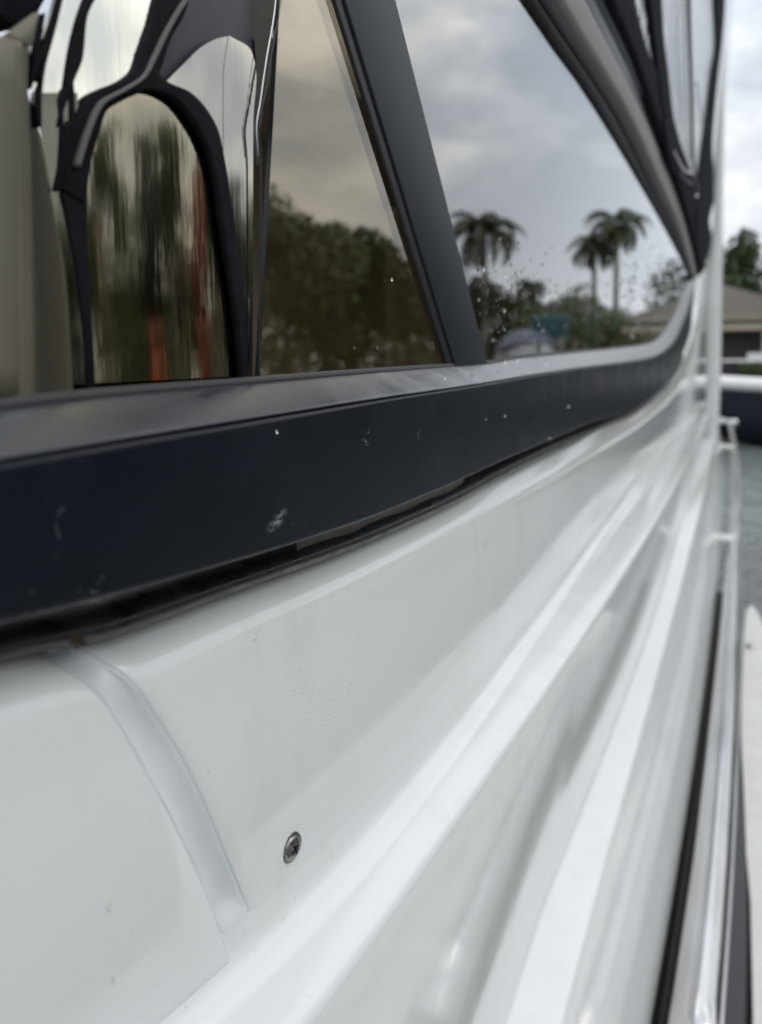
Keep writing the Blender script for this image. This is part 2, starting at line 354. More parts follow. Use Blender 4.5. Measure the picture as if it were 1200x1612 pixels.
M['refl_band'] = mat('black_reflection_band', rough=.7, Specular_IOR_Level=.1, build=noisy((.004, .004, .006), (.011, .011, .014), sc=90, bs=.3))
M['pale_line'] = mat('pale_line_grey', base=(.11, .105, .10), rough=.6)
M['slatef'] = mat('slate_fabric', rough=.4, build=noisy((.016, .017, .024), (.03, .031, .04), sc=20, bs=.1))
M['drop'] = mat('water_drop', base=(1, 1, 1), rough=.0, Transmission_Weight=1.0, IOR=1.33)
M['water'] = mat('canal_water', base=(.15, .165, .16), rough=.2, build=lambda t, b: (lambda n: (t.links.new(objco(t, (1, .5, 1)), n.inputs[0]), bump(t, b, n.outputs[0], .8, .16)))(N(t, 'ShaderNodeTexNoise', sc=2.2, det=5, ro=.6)), IOR=1.33)
M['lawn'] = mat('lawn', rough=.9, build=noisy((.035, .06, .016), (.07, .10, .03), sc=1.5))
M['seawall'] = mat('seawall_concrete', rough=.85, build=noisy((.22, .21, .19), (.34, .33, .30), sc=3))
M['leaf'] = [mat('foliage_%d' % i, base=c, rough=.6) for i, c in enumerate([(.065, .095, .028), (.095, .125, .04), (.09, .085, .035), (.035, .06, .022)])]
M['palm'] = mat('palm_frond', rough=.5, build=noisy((.035, .055, .018), (.07, .085, .03), sc=3))
M['bark'] = mat('bark', rough=.9, build=noisy((.10, .08, .06), (.17, .14, .11), sc=9, bs=.4, bd=.02))
M['palmbark'] = mat('palm_bark', rough=.9, build=noisy((.16, .14, .12), (.28, .26, .23), sc=5, scale=(1, 1, 4), bs=.4, bd=.02))
M['stucco'] = mat('cream_stucco', rough=.8, build=noisy((.50, .47, .41), (.58, .55, .49), sc=3))
M['stucco2'] = mat('tan_stucco', rough=.8, build=noisy((.38, .31, .24), (.45, .38, .3), sc=3))
M['tile'] = mat('brown_roof_tile', rough=.8, build=noisy((.06, .05, .04), (.10, .08, .055), sc=5))
M['tileg'] = mat('grey_roof_tile', rough=.8, build=noisy((.09, .085, .085), (.15, .14, .14), sc=5))
M['whitep'] = mat('white_paint', base=(.78, .78, .77), rough=.35)
M['offw'] = mat('white_dock_plastic', rough=.5, build=noisy((.68, .67, .63), (.76, .75, .72), sc=12))
M['fasc'] = mat('weathered_fascia', base=(.26, .24, .21), rough=.7)
M['winglass'] = mat('house_glass', base=(.02, .03, .035), rough=.08)
M['wood'] = mat('dock_wood', rough=.85, build=noisy((.14, .11, .08), (.24, .20, .16), sc=8, scale=(1, 1, .2), bs=.3, bd=.01))
M['redwood'] = mat('red_wrap', rough=.5, build=noisy((.16, .035, .022), (.24, .06, .03), sc=5))
M['orange'] = mat('orange_plastic', base=(.38, .08, .018), rough=.4)
M['teal'] = mat('teal_canvas', base=(.008, .06, .065), rough=.7)
M['blueg'] = mat('slate_blue_canvas', base=(.07, .085, .12), rough=.7)

# ================================================================== the boat
boat = tag(empty('motor_boat'), 'white motor boat with black framed cabin windows, filling the near view', 'boat')
ys = [math.exp(LG(-.12) + (LG(9.0) - LG(-.12))*i/150) - .25 for i in range(151)]
# measured edges -----------------------------------------------------------
def lim(v, a, b): return max(a, min(b, v))
A = [(-160, 662), (0, 640), (118, 626), (400, 601), (715, 576), (767, 572), (810, 564), (867, 558), (967, 548), (1030, 537), (1057, 503), (1074, 465), (1088, 440)]
B = [(-160, 757), (0, 730), (250, 688), (480, 650), (620, 626), (720, 611), (790, 600), (833, 592), (900, 582), (1027, 563), (1060, 540), (1082, 490), (1094, 447)]
Cc = [(-120, 1010), (0, 984), (300, 906), (489, 849), (600, 810), (700, 768), (800, 722), (867, 693), (933, 665), (983, 650), (1030, 622), (1060, 588), (1082, 540), (1098, 480)]
Dc = [(-120, 1062), (0, 1032), (150, 1004), (330, 939), (540, 864), (700, 795), (767, 758), (833, 727), (900, 695), (945, 672), (990, 655), (1034, 625), (1064, 590), (1086, 540), (1102, 478)]
E = [(-120, 1140), (0, 1088), (200, 1032), (400, 962), (560, 905), (700, 842), (850, 765), (980, 688), (1047, 637), (1081, 583), (1100, 530), (1110, 484)]
F1 = [(200, 1690), (330, 1555), (400, 1490), (500, 1385), (600, 1285), (700, 1165), (800, 1035), (866, 950), (950, 827), (1010, 752), (1060, 697)]
F2 = [(400, 1720), (500, 1590), (600, 1455), (700, 1320), (780, 1205), (850, 1100), (930, 985), (1010, 862), (1060, 775), (1088, 720)]
HL = [(770, 1690), (800, 1594), (858, 1400), (908, 1267), (967, 1100), (1000, 990), (1046, 868), (1088, 745)]
HR = [(862, 1700), (892, 1594), (950, 1367), (990, 1230), (1025, 1100), (1067, 935), (1100, 818), (1121, 718)]
JL = [(1010, 1690), (1029, 1594), (1062, 1392), (1092, 1225), (1106, 1100), (1121, 997), (1133, 872), (1139, 760)]
fA, fB, fC = curve_x(A, -.126), curve_x(B, -.109), curve_x(Cc, -.110)
fD, fE = curve_x(Dc, -.132), curve_x(E, -.120)
q_ = sorted([(PX(a, b, -.120).y, PX(a, b, -.120).z) for a, b in F1]); f_ = smooth_fit([LG(v[0]) for v in q_], [v[1] for v in q_]); fF1 = lambda y: f_(LG(y))
fHL, fHR, fJL = curve_z(HL, -.463), curve_z(HR, -.470), curve_z(JL, -.672)
def ledge_edge():
    q = []
    for a, b in F2:
        z = -.2
        for it in range(30):
            p = PZ(a, b, z); z = .5*z + .5*(fF1(lim(p.y, -.1, 4)) - .007)
        q.append((p.y, p.x))
    q.sort(); f = smooth_fit([LG(v[0]) for v in q], [v[1] for v in q]); return lambda y: f(LG(min(y, 6)))
fF2x = ledge_edge()
def side_keys(y):
    yy = min(y, 5.2); ri = max(0, y-4.9)**1.5*5; d = fD(yy) + ri; e_ = min(fE(yy) + ri, d-.008); f1 = lim(fF1(min(y, 5)), -.30, -.12); f2 = f1 - .007
    x2 = max(fF2x(y), -.113); xl = max(fHL(min(y, 6)), x2 - .03); xr = max(fHR(min(y, 6)), xl + .006); jx = max(fJL(min(y, 7)), xr+.01)
    return [(-.160, d+.001), (-.134, d), (-.1205, e_), (-.120, f1), ((-.120+x2)/2, f1-.0035), (x2, f2), (xl, -.463), (xr, -.470), (jx, -.672), (jx-.004, -.72)]
def patch_y(a, b): return [y for y in ys if a <= y <= b]
SEAM_Y0, SEAM_Y1 = None, None
# seam (caulk joint) edges on the cabin side, measured
seamL = [(118, 1016), (145, 1060), (165, 1095), (195, 1150), (235, 1230), (280, 1320), (320, 1405), (345, 1465), (358, 1500)]
seamR = [(152, 1010), (186, 1030), (202, 1052), (235, 1110), (280, 1190), (312, 1260), (347, 1340), (376, 1400), (393, 1440), (405, 1478)]
# the section from the ledge down (one moulding), and the cabin side above it
sweep('side_deck', ys, lambda y: [(-.12015, side_keys(y)[3][1]+.0145)] + side_keys(y)[3:4] + side_keys(y)[5:], [0, .012, .0055, .006, .005, .005, 0], M['gel'], boat, n=7)
# rounded inner corner of ledge: the upper panel is cut at the joint
def fill_x(z, y):
    """cabin side x at height z, with the rounded shoulder and the soft foot above the ledge"""
    k = side_keys(y); pr = pprof(y, 1) + [Vector((-.120, k[3][1])), Vector((k[5][0], k[5][1]))]; best = pr[0][0]
    for a, b in zip(pr, pr[1:]):
        lo, hi = min(a[1], b[1]), max(a[1], b[1])
        if lo <= z <= hi and hi > lo: best = a[0] + (b[0]-a[0])*(z-a[1])/(b[1]-a[1])
    return best
zL = [PX(a, b, -.120) for a, b in seamL]; zR = [PX(a, b, -.120) for a, b in seamR]
yLz = pchip([-p.z for p in zL], [p.y for p in zL]); yRz = pchip([-p.z for p in zR], [p.y for p in zR])
zt, zb = max(p.z for p in zL), min(p.z for p in zL)
def seam_y(f, z): return f(lim(-z, -zt - .004, -zb + .02))
def pprof(y, side):
    k = side_keys(y); e_, f1 = k[2][1], k[3][1]; mid = (-.1172, e_ + (f1-e_)*.45)
    if side > 0: return fillet(k[:3] + [mid, (-.120, f1+.0135)], [0, .004, .006, .06, 0], 9)
    return fillet(k[:3] + [mid, (-.1195, f1+.001), (-.1235, f1-.0006)], [0, .004, .006, .06, .0018, 0], 9)
def panel(name, side):
    """cabin side panel that stops at the joint; side=+1 forward, -1 aft"""
    V = []; rows = []
    n = 110 if side > 0 else 24
    for i in range(n):
        s = i/(n-1); row = []
        # profile parameter first, then y pushed off the joint edge
        y0 = .19
        yy = (math.exp(LG(y0) + (LG(9.0)-LG(y0))*s**1.15) - .25) if side > 0 else y0 - (y0+.12)*s
        for it in range(3):
            pass
        row = []
        m = 44
        for j in range(m):
            # estimate: section at yy, then at corrected y
            y = yy
            for it in range(4):
                pr = pprof(y, side); p = along(pr, j/(m-1))
                f = yRz if side > 0 else yLz
                ye = seam_y(f, p[1])
                if side > 0: y = ye + (9.0 - ye)*((yy-y0)/(9.0-y0))
                else: y = ye - (ye+.12)*((y0-yy)/(y0+.12))
            row.append(Vector((p[0], y, p[1])))
        # tuck the very first column inward so that the panel has a rolled edge
        if i == 0:
            V += [v + Vector((-.0045, 0.0012*(-side)*-1, 0)) for v in row]
            V += [v + Vector((-.0008, 0, 0)) for v in row]
            V += [v + Vector((0, .0012*side, 0)) for v in row]
        else: V += row
    return mk(name, V, grid_faces(n+2, 44), M['gel'], boat)
def along(pr, s):
    L = [0]
    for a, b in zip(pr, pr[1:]): L.append(L[-1] + (b-a).length)
    t = s*L[-1]
    for i in range(len(pr)-1):
        if t <= L[i+1] or i == len(pr)-2:
            return pr[i].lerp(pr[i+1], (t-L[i])/max(L[i+1]-L[i], 1e-9))
panel('cabin_side', +1)
panel('aft_side_panel', -1)
# caulk in the joint: slightly hollow strip with a raised right lip
def foot_x(z, y):
    k = side_keys(y); pr = fillet([(-.12015, k[3][1]+.0145), k[3], k[5]], [0, .013, 0], 12); best = k[5][0]
    for a, b in zip(pr, pr[1:]):
        if b[1] <= z <= a[1] and a[1] > b[1]: best = a[0] + (b[0]-a[0])*(z-a[1])/(b[1]-a[1]); break
    return best
def caulk():
    V = []; n, m = 90, 20; rnd = random.Random(3)
    for i in range(n):
        s = i/(n-1); z = zt + .006 - s*(zt+.006-zb+.0015)
        yl, yr = seam_y(yLz, z), seam_y(yRz, z)
        for j in range(m+1):
            u = j/m; y = yl + (yr-yl)*(-.05 + 1.10*u); top = side_keys(y)[3][1] + .0145
            hollow = -.0006 - .0020*math.sin(math.pi*min(1, u*1.1))**.8 + .0010*math.exp(-((u-.88)/.05)**2)
            if u < .06 or u > .96: hollow = -.003
            hollow += .00015*math.sin(z*300+2)*math.exp(-((u-.12)/.1)**2)
            w = lim((top + .010 - z)/.010, 0, 1); w = w*w*(3-2*w)
            # smeared foot that rides over the ledge fillet
            smear = .0006*math.sin(math.pi*lim(u, 0, 1))**.5 - .0004 + .00035*math.exp(-((u-.75-.1*math.sin(z*700))/.07)**2)
            base = fill_x(z, y) if z > top else foot_x(z, y)
            dx = hollow*(1-w) + smear*w
            V.append(Vector((base + dx, y, z)))
    return mk('caulk_bead', V, grid_faces(n, m+1), M['caulk'], boat)
caulk()
# black sealant bead under the window frame, and taupe tape showing in the gap
def bead():
    V = []; yb = patch_y(-.12, 3.2); m = 8
    yb = [a + (b-a)*k/3 for a, b in zip(yb, yb[1:]) for k in range(3)]
    for y in yb:
        top, bot = fC(y), fD(y)
        w = .00008*math.sin(y*190) + .0001*math.sin(y*83+1) + .00025*math.sin(y*37)
        tz = bot + (top-bot)*(.62 + .04*math.sin(y*13))
        for j in range(m+1):
            u = j/m; z = tz + (bot - .0012 - tz)*u + w*(1-abs(2*u-1)) 
            V.append(Vector((-.134 + .0115*math.sin(math.pi*u)**.7 + w*.5, y, z)))
    return mk('sealant_bead', V, grid_faces(len(yb), m+1), M['seal'], boat)
bead()
def gapstrip():
    y0, y1 = PX(490, 850, -.12).y, PX(745, 757, -.12).y; V = []
    for i in range(24):
        y = y0 + (y1-y0)*i/23; top, bot = fC(y), fD(y)
        for (x, z) in ((-.1255, top+.002), (-.1255, bot+(top-bot)*(.5+.05*math.sin(i*.9))), (-.128, bot+(top-bot)*.4)): V.append(Vector((x, y, z)))
    mk('butyl_tape', V, grid_faces(24, 3), M['butyl'], boat)
gapstrip()
def debris():
    V, Fc = [], []
    for (a, b, n, sp, x) in ((120, 1008, 60, (9, 4), -.1205), (128, 1014, 25, (5, 3), -.121), (297, 1586, 25, (7, 5), -.1190)):
        for k in range(n):
            p = PX(random.gauss(a, sp[0]), random.gauss(b, sp[1]), x + random.uniform(-.002, .0005)); rr = random.uniform(.00015, .0005); q = len(V)
            for d in ((1, 0, 0), (-.5, .9, 0), (-.5, -.9, .2), (0, 0, 1.1), (0, .1, -1)): V.append(p + Vector(d)*rr*random.uniform(.7, 1.4))
            Fc += [(q, q+1, q+3), (q+1, q+2, q+3), (q+2, q, q+3), (q+1, q, q+4), (q+2, q+1, q+4), (q, q+2, q+4)]
    tag(mk('dirt_crumbs', V, Fc, M['dirt'], None, False), 'brown dirt crumbs lodged at the top of the white caulk joint', 'dirt', kind='stuff')
debris()
# window frame: bevelled top, flat face, returned bottom
yf = patch_y(-.12, 3.4)
def frame_keys(y):
    a, b, c = fA(y), fB(y), fC(y); b = min(b, a-.003); c = min(c, b-.01)
    w = .0004*math.sin(y*26)
    return [(-.1315, a), (-.1255, a), (-.1215, a - (a-b)*.18), (-.1105+w, b+.0004), (-.109, b-.0004), (-.110, c), (-.134, c-.0004)]
sweep('window_frame', yf, lambda y: [(frame_keys(y)[3][0]-.003, frame_keys(y)[3][1]-.0004)] + frame_keys(y)[4:], [0, .0010, .0016, 0], M['frame'], boat, n=5)
def lip_keys(y):
    k = frame_keys(y); w = .0005*math.sin(y*33) + .0003*math.sin(y*71+2)
    return [k[0], k[1], (k[2][0]+w*.5, k[2][1]), (k[3][0]+.0003+w*.4, k[3][1]), (k[3][0]-.003, k[3][1]-.0012)]
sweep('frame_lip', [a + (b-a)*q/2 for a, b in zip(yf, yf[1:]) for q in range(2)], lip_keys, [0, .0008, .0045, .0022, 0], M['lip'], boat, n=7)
# glazing gasket: thin dark line between frame and glass
V = []
for y in yf:
    a = fA(y); V += [Vector((-.1262, y, a+.0016)), Vector((-.1245, y, a+.0010)), Vector((-.1245, y, a-.0004))]
mk('glazing_gasket', V, grid_faces(len(yf), 3), M['gask'], boat)
# upper frame, trims and hard-top edge
T0 = [(735, -150), (822, 0), (920, 142), (1000, 275), (1050, 365), (1088, 440)]
T0b = [(755, -150), (843, 0), (905, 90), (975, 200), (1020, 290), (1058, 365), (1089, 441)]
T1 = [(790, -150), (872, 0), (928, 88), (990, 190), (1036, 290), (1071, 370), (1092, 440)]
T2 = [(850, -150), (921, 0), (960, 75), (1010, 175), (1050, 270), (1080, 350), (1097, 435)]
T2b = [(865, -150), (940, 0), (975, 75), (1021, 175), (1057, 270), (1084, 350), (1100, 434)]
T3 = [(895, -150), (963, 0), (1000, 85), (1035, 190), (1065, 280), (1086, 345), (1103, 432)]
def rib(name, a, xa, b, xb, m, n=30, k=3, bow=0.0, parent=boat, thick=None):
    La = resample([PX(p[0], p[1], xa) for p in a], n); Lb = resample([PX(p[0], p[1], xb) for p in b], n); V = []
    for i in range(n):
        for j in range(k+1):
            u = j/k; V.append(La[i].lerp(Lb[i], u) + Vector((bow*math.sin(math.pi*u), 0, 0)))
    nc = k+1; Fc = grid_faces(n, nc)
    if thick is not None:
        q = len(V); th = Vector(thick); V += [v + th for v in V]; Fc += [tuple(reversed([a_+q for a_ in f])) for f in grid_faces(n, nc)]
        rim = [i*nc for i in range(n)] + [(n-1)*nc+j for j in range(1, nc)] + [i*nc+nc-1 for i in range(n-2, -1, -1)] + [j for j in range(nc-2, 0, -1)]
        for a_, b_ in zip(rim, rim[1:]+rim[:1]): Fc.append((a_, b_, b_+q, a_+q))
    return mk(name, V, Fc, m, parent)
rib('window_head_frame', T0, -.126, T0b, -.1225, M['headf'], bow=.0006, thick=(-.004, 0, 0.012))
rib('window_head_frame', T0b, -.1228, T1, -.120, M['headf'], bow=.0008, thick=(-.004, 0, .012))
rib('head_trim', T1, -.1198, T2, -.116, M['taupe'], bow=.001, thick=(-.004, 0, .012))
rib('roof_moulding', T2, -.1165, T2b, -.115, M['slate'], bow=-.001, thick=(-.004, 0, .012))
rib('roof_moulding', T2b, -.1145, T3, -.113, M['slate'], bow=.002, thick=(-.004, 0, .012))
# mullion
gx = -.1125
def bar(name, L0, R0, L1, R1, x, depth, m):
    q = [PX(*L0, x), PX(*R0, x), PX(*R1, x), PX(*L1, x)]; bm = bmesh.new()
    v = [bm.verts.new(p) for p in q] + [bm.verts.new(p + Vector((-depth, 0, 0))) for p in q]
    bm.faces.new(v[:4]); bm.faces.new(v[7:3:-1])
    for i in range(4): bm.faces.new((v[i], v[i+4], v[(i+1) % 4+4], v[(i+1) % 4]))
    bevel_all(bm, .0006, 2); return from_bm(name, bm, m, boat, True)
bar('mullion', (513, -100), (598, -100), (719, 580), (768, 574), -.1242, .0025, M['mull'])
bar('mullion_gasket', (497, -100), (514, -100), (706, 581), (722, 580), -.1252, .0016, M['gask'])
# glass
def pane(name, pts, x, m, th=.0016):
    n = len(pts); V = [Vector((x, p[0], p[1])) for p in pts] + [Vector((x-th, p[0], p[1])) for p in pts]
    o = mk(name, V, [tuple(range(n)), tuple(range(2*n-1, n-1, -1))] + [(k, k+n, (k+1) % n+n, (k+1) % n) for k in range(n)], m, boat, False)
    o.data.materials.append(M['gask'])                     # blackened glass edges
    for p in o.data.polygons: p.material_index = 0 if p.index < 2 else 1
    bm = bmesh.new(); bm.from_mesh(o.data); bmesh.ops.recalc_face_normals(bm, faces=bm.faces); bm.to_mesh(o.data); bm.free()
    return o
ym = PX(740, 572, -.127).y; yt = PX(548, -100, -.127)
bot = [(y, fA(y) - .004) for y in yf]
pR = [b for b in bot if b[0] > ym]; top = resample([PX(a, b, -.127) for a, b in T0], 20)
pane('window_glass', pR + [(t.y+.01, t.z+.006) for t in reversed(top)] + [(yt.y, yt.z), (ym, fA(ym)-.004)], -.127, M['glassR'])
e0, e1 = PX(406, 600, -.127), PX(444, -60, -.127)
pL = [(e0.y, fA(e0.y)-.004)] + [b for b in bot if e0.y+.002 < b[0] < ym]
pane('window_glass', pL + [(ym, fA(ym)-.004), (yt.y-.001, yt.z), (e1.y, e1.z+.0)], -.127, M['glassL'])
# ------------------------------------------------------------------ behind the aft pane
CX, CY, CR = -.277, .203, .148
def SURF(off=0.0, cx=CX, cy=CY):
    R = CR + off
    def f(px, py):
        d = raydir(px, py); a = d.x**2 + d.y**2; b = -2*(d.x*cx + d.y*cy); c = cx*cx + cy*cy - R*R
        q = max(b*b - 4*a*c, 0); return d * ((-b - math.sqrt(q))/(2*a))
    return f
# clear vinyl curtain: film panels, with black bands for reflected shapes
strip('curtain_film', [(95, -40), (85, 0), (50, 135), (52, 150)], [(140, -40), (136, 0), (104, 150), (104, 165)], SURF(.0), M['filmhi'], boat, n=50, m=8)
strip('curtain_film', [(136, -40), (136, 0), (112, 80), (104, 150), (110, 215), (115, 250)], [(262, -40), (250, 0), (222, 100), (190, 135), (150, 160), (135, 250)], SURF(-.0006), M['filmhi'], boat, n=50, m=10)
strip('curtain_film', [(48, 146), (62, 200), (85, 330), (105, 450), (116, 640)], [(122, 146), (128, 250), (126, 400), (152, 640)], SURF(.0004), M['film_treerefl'], boat, n=50, m=8)
strip('curtain_film', [(150, 250), (165, 165), (200, 150), (235, 139)], [(150, 250), (185, 250), (250, 250), (290, 250)], SURF(-.0012), M['filmlo'], boat, n=30, m=10)
strip('curtain_film', [(120, 240), (115, 330), (115, 450), (118, 640)], [(360, 240), (380, 330), (392, 450), (398, 640)], SURF(-.0012), M['filmlo'], boat, n=50, m=30)
strip('curtain_film', [(210, 142), (240, 136), (300, 150)], [(200, 250), (250, 250), (362, 250)], SURF(-.0013), M['filmlo'], boat, n=30, m=10)
strip('curtain_film', [(262, 128), (290, 100), (320, 72), (345, 60), (360, 57)], [(290, 150), (320, 190), (350, 250), (370, 330), (398, 640)], SURF(-.0005), M['filmmid'], boat, n=50, m=10)
strip('curtain_film', [(360, 57), (352, 120), (352, 250), (372, 400), (390, 640)], [(362, 57), (395, 78), (404, 120), (399, 190), (398, 640)], SURF(-.0004), M['filmmid'], boat, n=60, m=8)
# slate fabric between the panels
strip('curtain_fabric', [(250, -40), (248, 0), (222, 80), (205, 115), (215, 140)], [(445, -40), (440, 0), (428, 60), (420, 110), (412, 200)], SURF(-.0030), M['slatef'], boat, n=40, m=16)
strip('curtain_fabric', [(400, 60), (404, 120), (399, 200), (404, 260)], [(442, 60), (428, 120), (406, 210), (410, 260)], SURF(-.0025), M['slatef'], boat, n=20, m=4)
# black bands of varying width: dark shapes of the warped reflection, built solid
def refl_band(l, r, off=.0012, m=None, n=44, name='reflection_band'):
    return strip(name, l, r, SURF(off), m or M['refl_band'], boat, n=n, m=6, thick=(-.002, 0, 0))
refl_band([(95, -10), (84, 30), (58, 100), (46, 140)], [(99, -10), (90, 30), (64, 100), (50, 140)])
refl_band([(66, 40), (58, 80), (49, 125)], [(72, 20), (63, 80), (54, 125)])
refl_band([(97, -10), (86, 30), (72, 90), (60, 125)], [(101, -10), (92, 30), (76, 90), (66, 125)], n=20)
refl_band([(98, -10), (84, 40), (70, 90), (64, 135), (58, 150), (60, 200)], [(102, -10), (88, 40), (75, 90), (68, 135), (66, 160), (66, 200)], n=20)
refl_band([(138, -10), (124, 30), (112, 80), (102, 145), (92, 200)], [(154, -10), (137, 30), (131, 90), (118, 125), (106, 160)])
refl_band([(100, 140), (94, 158), (97, 190), (94, 260), (86, 300)], [(112, 140), (98, 160), (101, 190), (99, 260), (96, 300)])
refl_band([(108, 128), (112, 150), (112, 220), (116, 260)], [(116, 128), (118, 150), (120, 220), (124, 260)])
refl_band([(106, 190), (98, 230), (96, 300), (104, 340), (116, 400), (126, 460), (134, 540), (140, 650)], [(142, 190), (146, 230), (138, 300), (137, 360), (140, 420), (143, 480), (147, 540), (152, 650)], off=.0010)
# reflected arch as a solid band: from lower left up over and down the right
refl_band([(252, -10), (243, 25), (226, 75), (214, 108), (190, 128), (160, 140), (134, 155), (120, 190), (108, 250), (98, 300)],
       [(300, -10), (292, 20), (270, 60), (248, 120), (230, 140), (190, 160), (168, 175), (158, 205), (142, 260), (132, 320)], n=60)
refl_band([(236, 90), (262, 127), (300, 145), (328, 175), (345, 208), (352, 240), (362, 300), (376, 400), (388, 480), (392, 640)],
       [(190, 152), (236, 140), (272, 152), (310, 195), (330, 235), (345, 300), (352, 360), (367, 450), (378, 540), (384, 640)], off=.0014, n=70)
# light grey line along the arch
refl_band([(300, -12), (285, 10), (262, 50), (243, 90), (228, 118), (200, 137), (160, 160), (140, 200), (120, 260)],
       [(304, -10), (289, 12), (266, 52), (247, 92), (231, 121), (203, 141), (165, 164), (146, 203), (127, 263)], off=.0024, m=M['pale_line'], n=60, name='arch_pale_line')
# bright edge bead of the vinyl at its right end
def edgebead(pts, r, m, off=.002):
    tube('curtain_edge', resample([SURF(off)(a, b) for a, b in pts], 40), r, m, boat, seg=8)
edgebead([(436, -20), (432, 20), (420, 90), (410, 160), (404, 205), (407, 245)], .0002, M['steel'])
edgebead([(445, -20), (439, 20), (428, 80), (416, 150), (407, 212), (410, 240), (410, 400), (408, 600)], .00035, M['gask'])
# taupe curtain at far left: flat face folding back to the right
fold = lambda px, py: PX(px, py, -.1325)
foldb = lambda px, py: PX(px, py, -.1325 - .0003*max(0, px-24)**1.2)
strip('curtain_drop', [(-170, 20), (-170, 640)], [(24, 62), (30, 640)], fold, M['curt'], boat, n=10, m=4, thick=(-.002, 0, 0))
strip('curtain_drop', [(24, 62), (26, 200), (30, 640)], [(48, 72), (44, 140), (60, 200), (78, 280), (95, 370), (108, 470), (117, 640)], foldb, M['curt'], boat, n=40, m=8, thick=(-.002, 0, 0))
strip('curtain_hem', [(10, 58), (35, 38), (62, 18)], [(48, 73), (50, 72), (52, 70)], lambda a, b: PX(a, b, -.138), M['curt'], boat, n=6, m=2, thick=(-.002, 0, 0))
strip('rolled_canvas', [(-170, -120), (-60, -30), (0, 28), (25, 45)], [(140, -120), (110, -60), (70, 0), (58, 22)], lambda a, b: PX(a, b, -.150), M['canvas'], boat, n=16, m=6, thick=(-.01, 0, 0))
# cabin interior: far side wall, sole and ceiling liner
bm = bmesh.new(); box(bm, (-1.9, 2.2, .04), (.05, 4.4, 1.32)); from_bm('interior_wall', bm, M['inwall'], boat)
bm = bmesh.new(); box(bm, (-1.9, 3.15, .86), (.05, 2.5, .31)); from_bm('interior_wall', bm, M['inwall'], boat)
strip('interior_liner', [(436, 108), (600, 163), (720, 208), (870, 275)], [(436, -120), (600, -120), (720, -120), (870, -120)], lambda a, b: PX(a, b, -.7), M['liner'], boat, n=10, m=3, thick=(-.01, 0, 0))
bm = bmesh.new(); box(bm, (-1.04, 4.45, .16), (1.76, .05, 1.72)); from_bm('interior_bulkhead', bm, M['inwall'], boat)
bm = bmesh.new(); box(bm, (-1.0, 2.2, -.62), (1.75, 4.4, .03)); from_bm('cabin_sole', bm, M['dark'], boat)
bm = bmesh.new(); box(bm, (-1.05, 3.3, 1.0), (1.7, 2.2, .04)); from_bm('hardtop', bm, M['inwall'], boat)
# ------------------------------------------------------------------ enclosure above: canvas, vinyl, poles
XE = -.106
def on(dx=0.0):
    def f(a, b):
        d = raydir(a, b); y = XE/d.x*d.y if d.x < -1 else 99
        return PY(a, b, 5.7 - dx*20) if y > 5.7 else PX(a, b, XE+dx)
    return f
RB = on(.004)
strip('vinyl_window', [(985, -60), (1000, 0), (1019, 76), (1035, 115), (1058, 177), (1072, 240), (1095, 290)], [(1142, -60), (1140, 0), (1138, 52), (1128, 130), (1121, 200), (1116, 250), (1108, 295)], on(-.004), M['vinyl'], boat, n=24, m=10)
strip('canvas_edge', [(940, -60), (963, 0), (1000, 85), (1035, 190), (1050, 235)], [(988, -60), (1000, 0), (1019, 76), (1038, 122), (1062, 200)], on(), M['canvas'], boat, n=24, m=4, thick=(-.01, 0, 0))
strip('canvas_band', [(1014, -60), (1022, 0), (1032, 80), (1036, 118), (1046, 190), (1060, 235)], [(1036, -60), (1042, 0), (1045, 52), (1053, 117), (1060, 180), (1074, 240)], on(.001), M['canvas'], boat, n=24, m=4, thick=(-.004, 0, 0))
strip('canvas_skirt', [(1044, 190), (1052, 240), (1066, 280), (1085, 345), (1103, 432)], [(1062, 190), (1074, 232), (1092, 280), (1106, 340), (1112, 420)], on(.002), M['canvas'], boat, n=24, m=6, thick=(-.01, 0, 0))
strip('canvas_flap', [(1126, -60), (1126, 0), (1128, 65), (1121, 117), (1113, 188), (1105, 250), (1098, 300), (1094, 340), (1100, 390), (1104, 432)],
      [(1142, -60), (1142, 0), (1139, 52), (1130, 130), (1122, 235), (1125, 285), (1125, 313), (1117, 347), (1121, 373), (1108, 425)], on(.004), M['canvas'], boat, n=50, m=6, thick=(-.006, 0, 0))
for pts, r, m in (([(1084, -60), (1084, 0), (1088, 130), (1092, 260), (1098, 300)], .0042, M['slate']), ([(1076, -60), (1078, 60), (1083, 200), (1087, 250)], .0016, M['steel']),
                  ([(1063, -60), (1064, 0), (1067, 90), (1076, 200), (1084, 262)], .0006, M['steel']), ([(1096, 128), (1100, 145), (1098, 150), (1108, 190), (1116, 200)], .0016, M['gask']),
                  ([(1062, 240), (1070, 258), (1080, 270), (1092, 272)], .0022, M['steel']), ([(1070, 270), (1082, 286), (1090, 290)], .002, M['slate'])):
    tube('enclosure_pole', resample([RB(a, b) for a, b in pts], 16), r, m, boat, seg=10)
c = PX(1096, 309, XE+.008); bm = bmesh.new(); bmesh.ops.create_uvsphere(bm, u_segments=12, v_segments=8, radius=.006, matrix=Matrix.Translation(c)); from_bm('snap_stud', bm, M['steel'], boat, True)
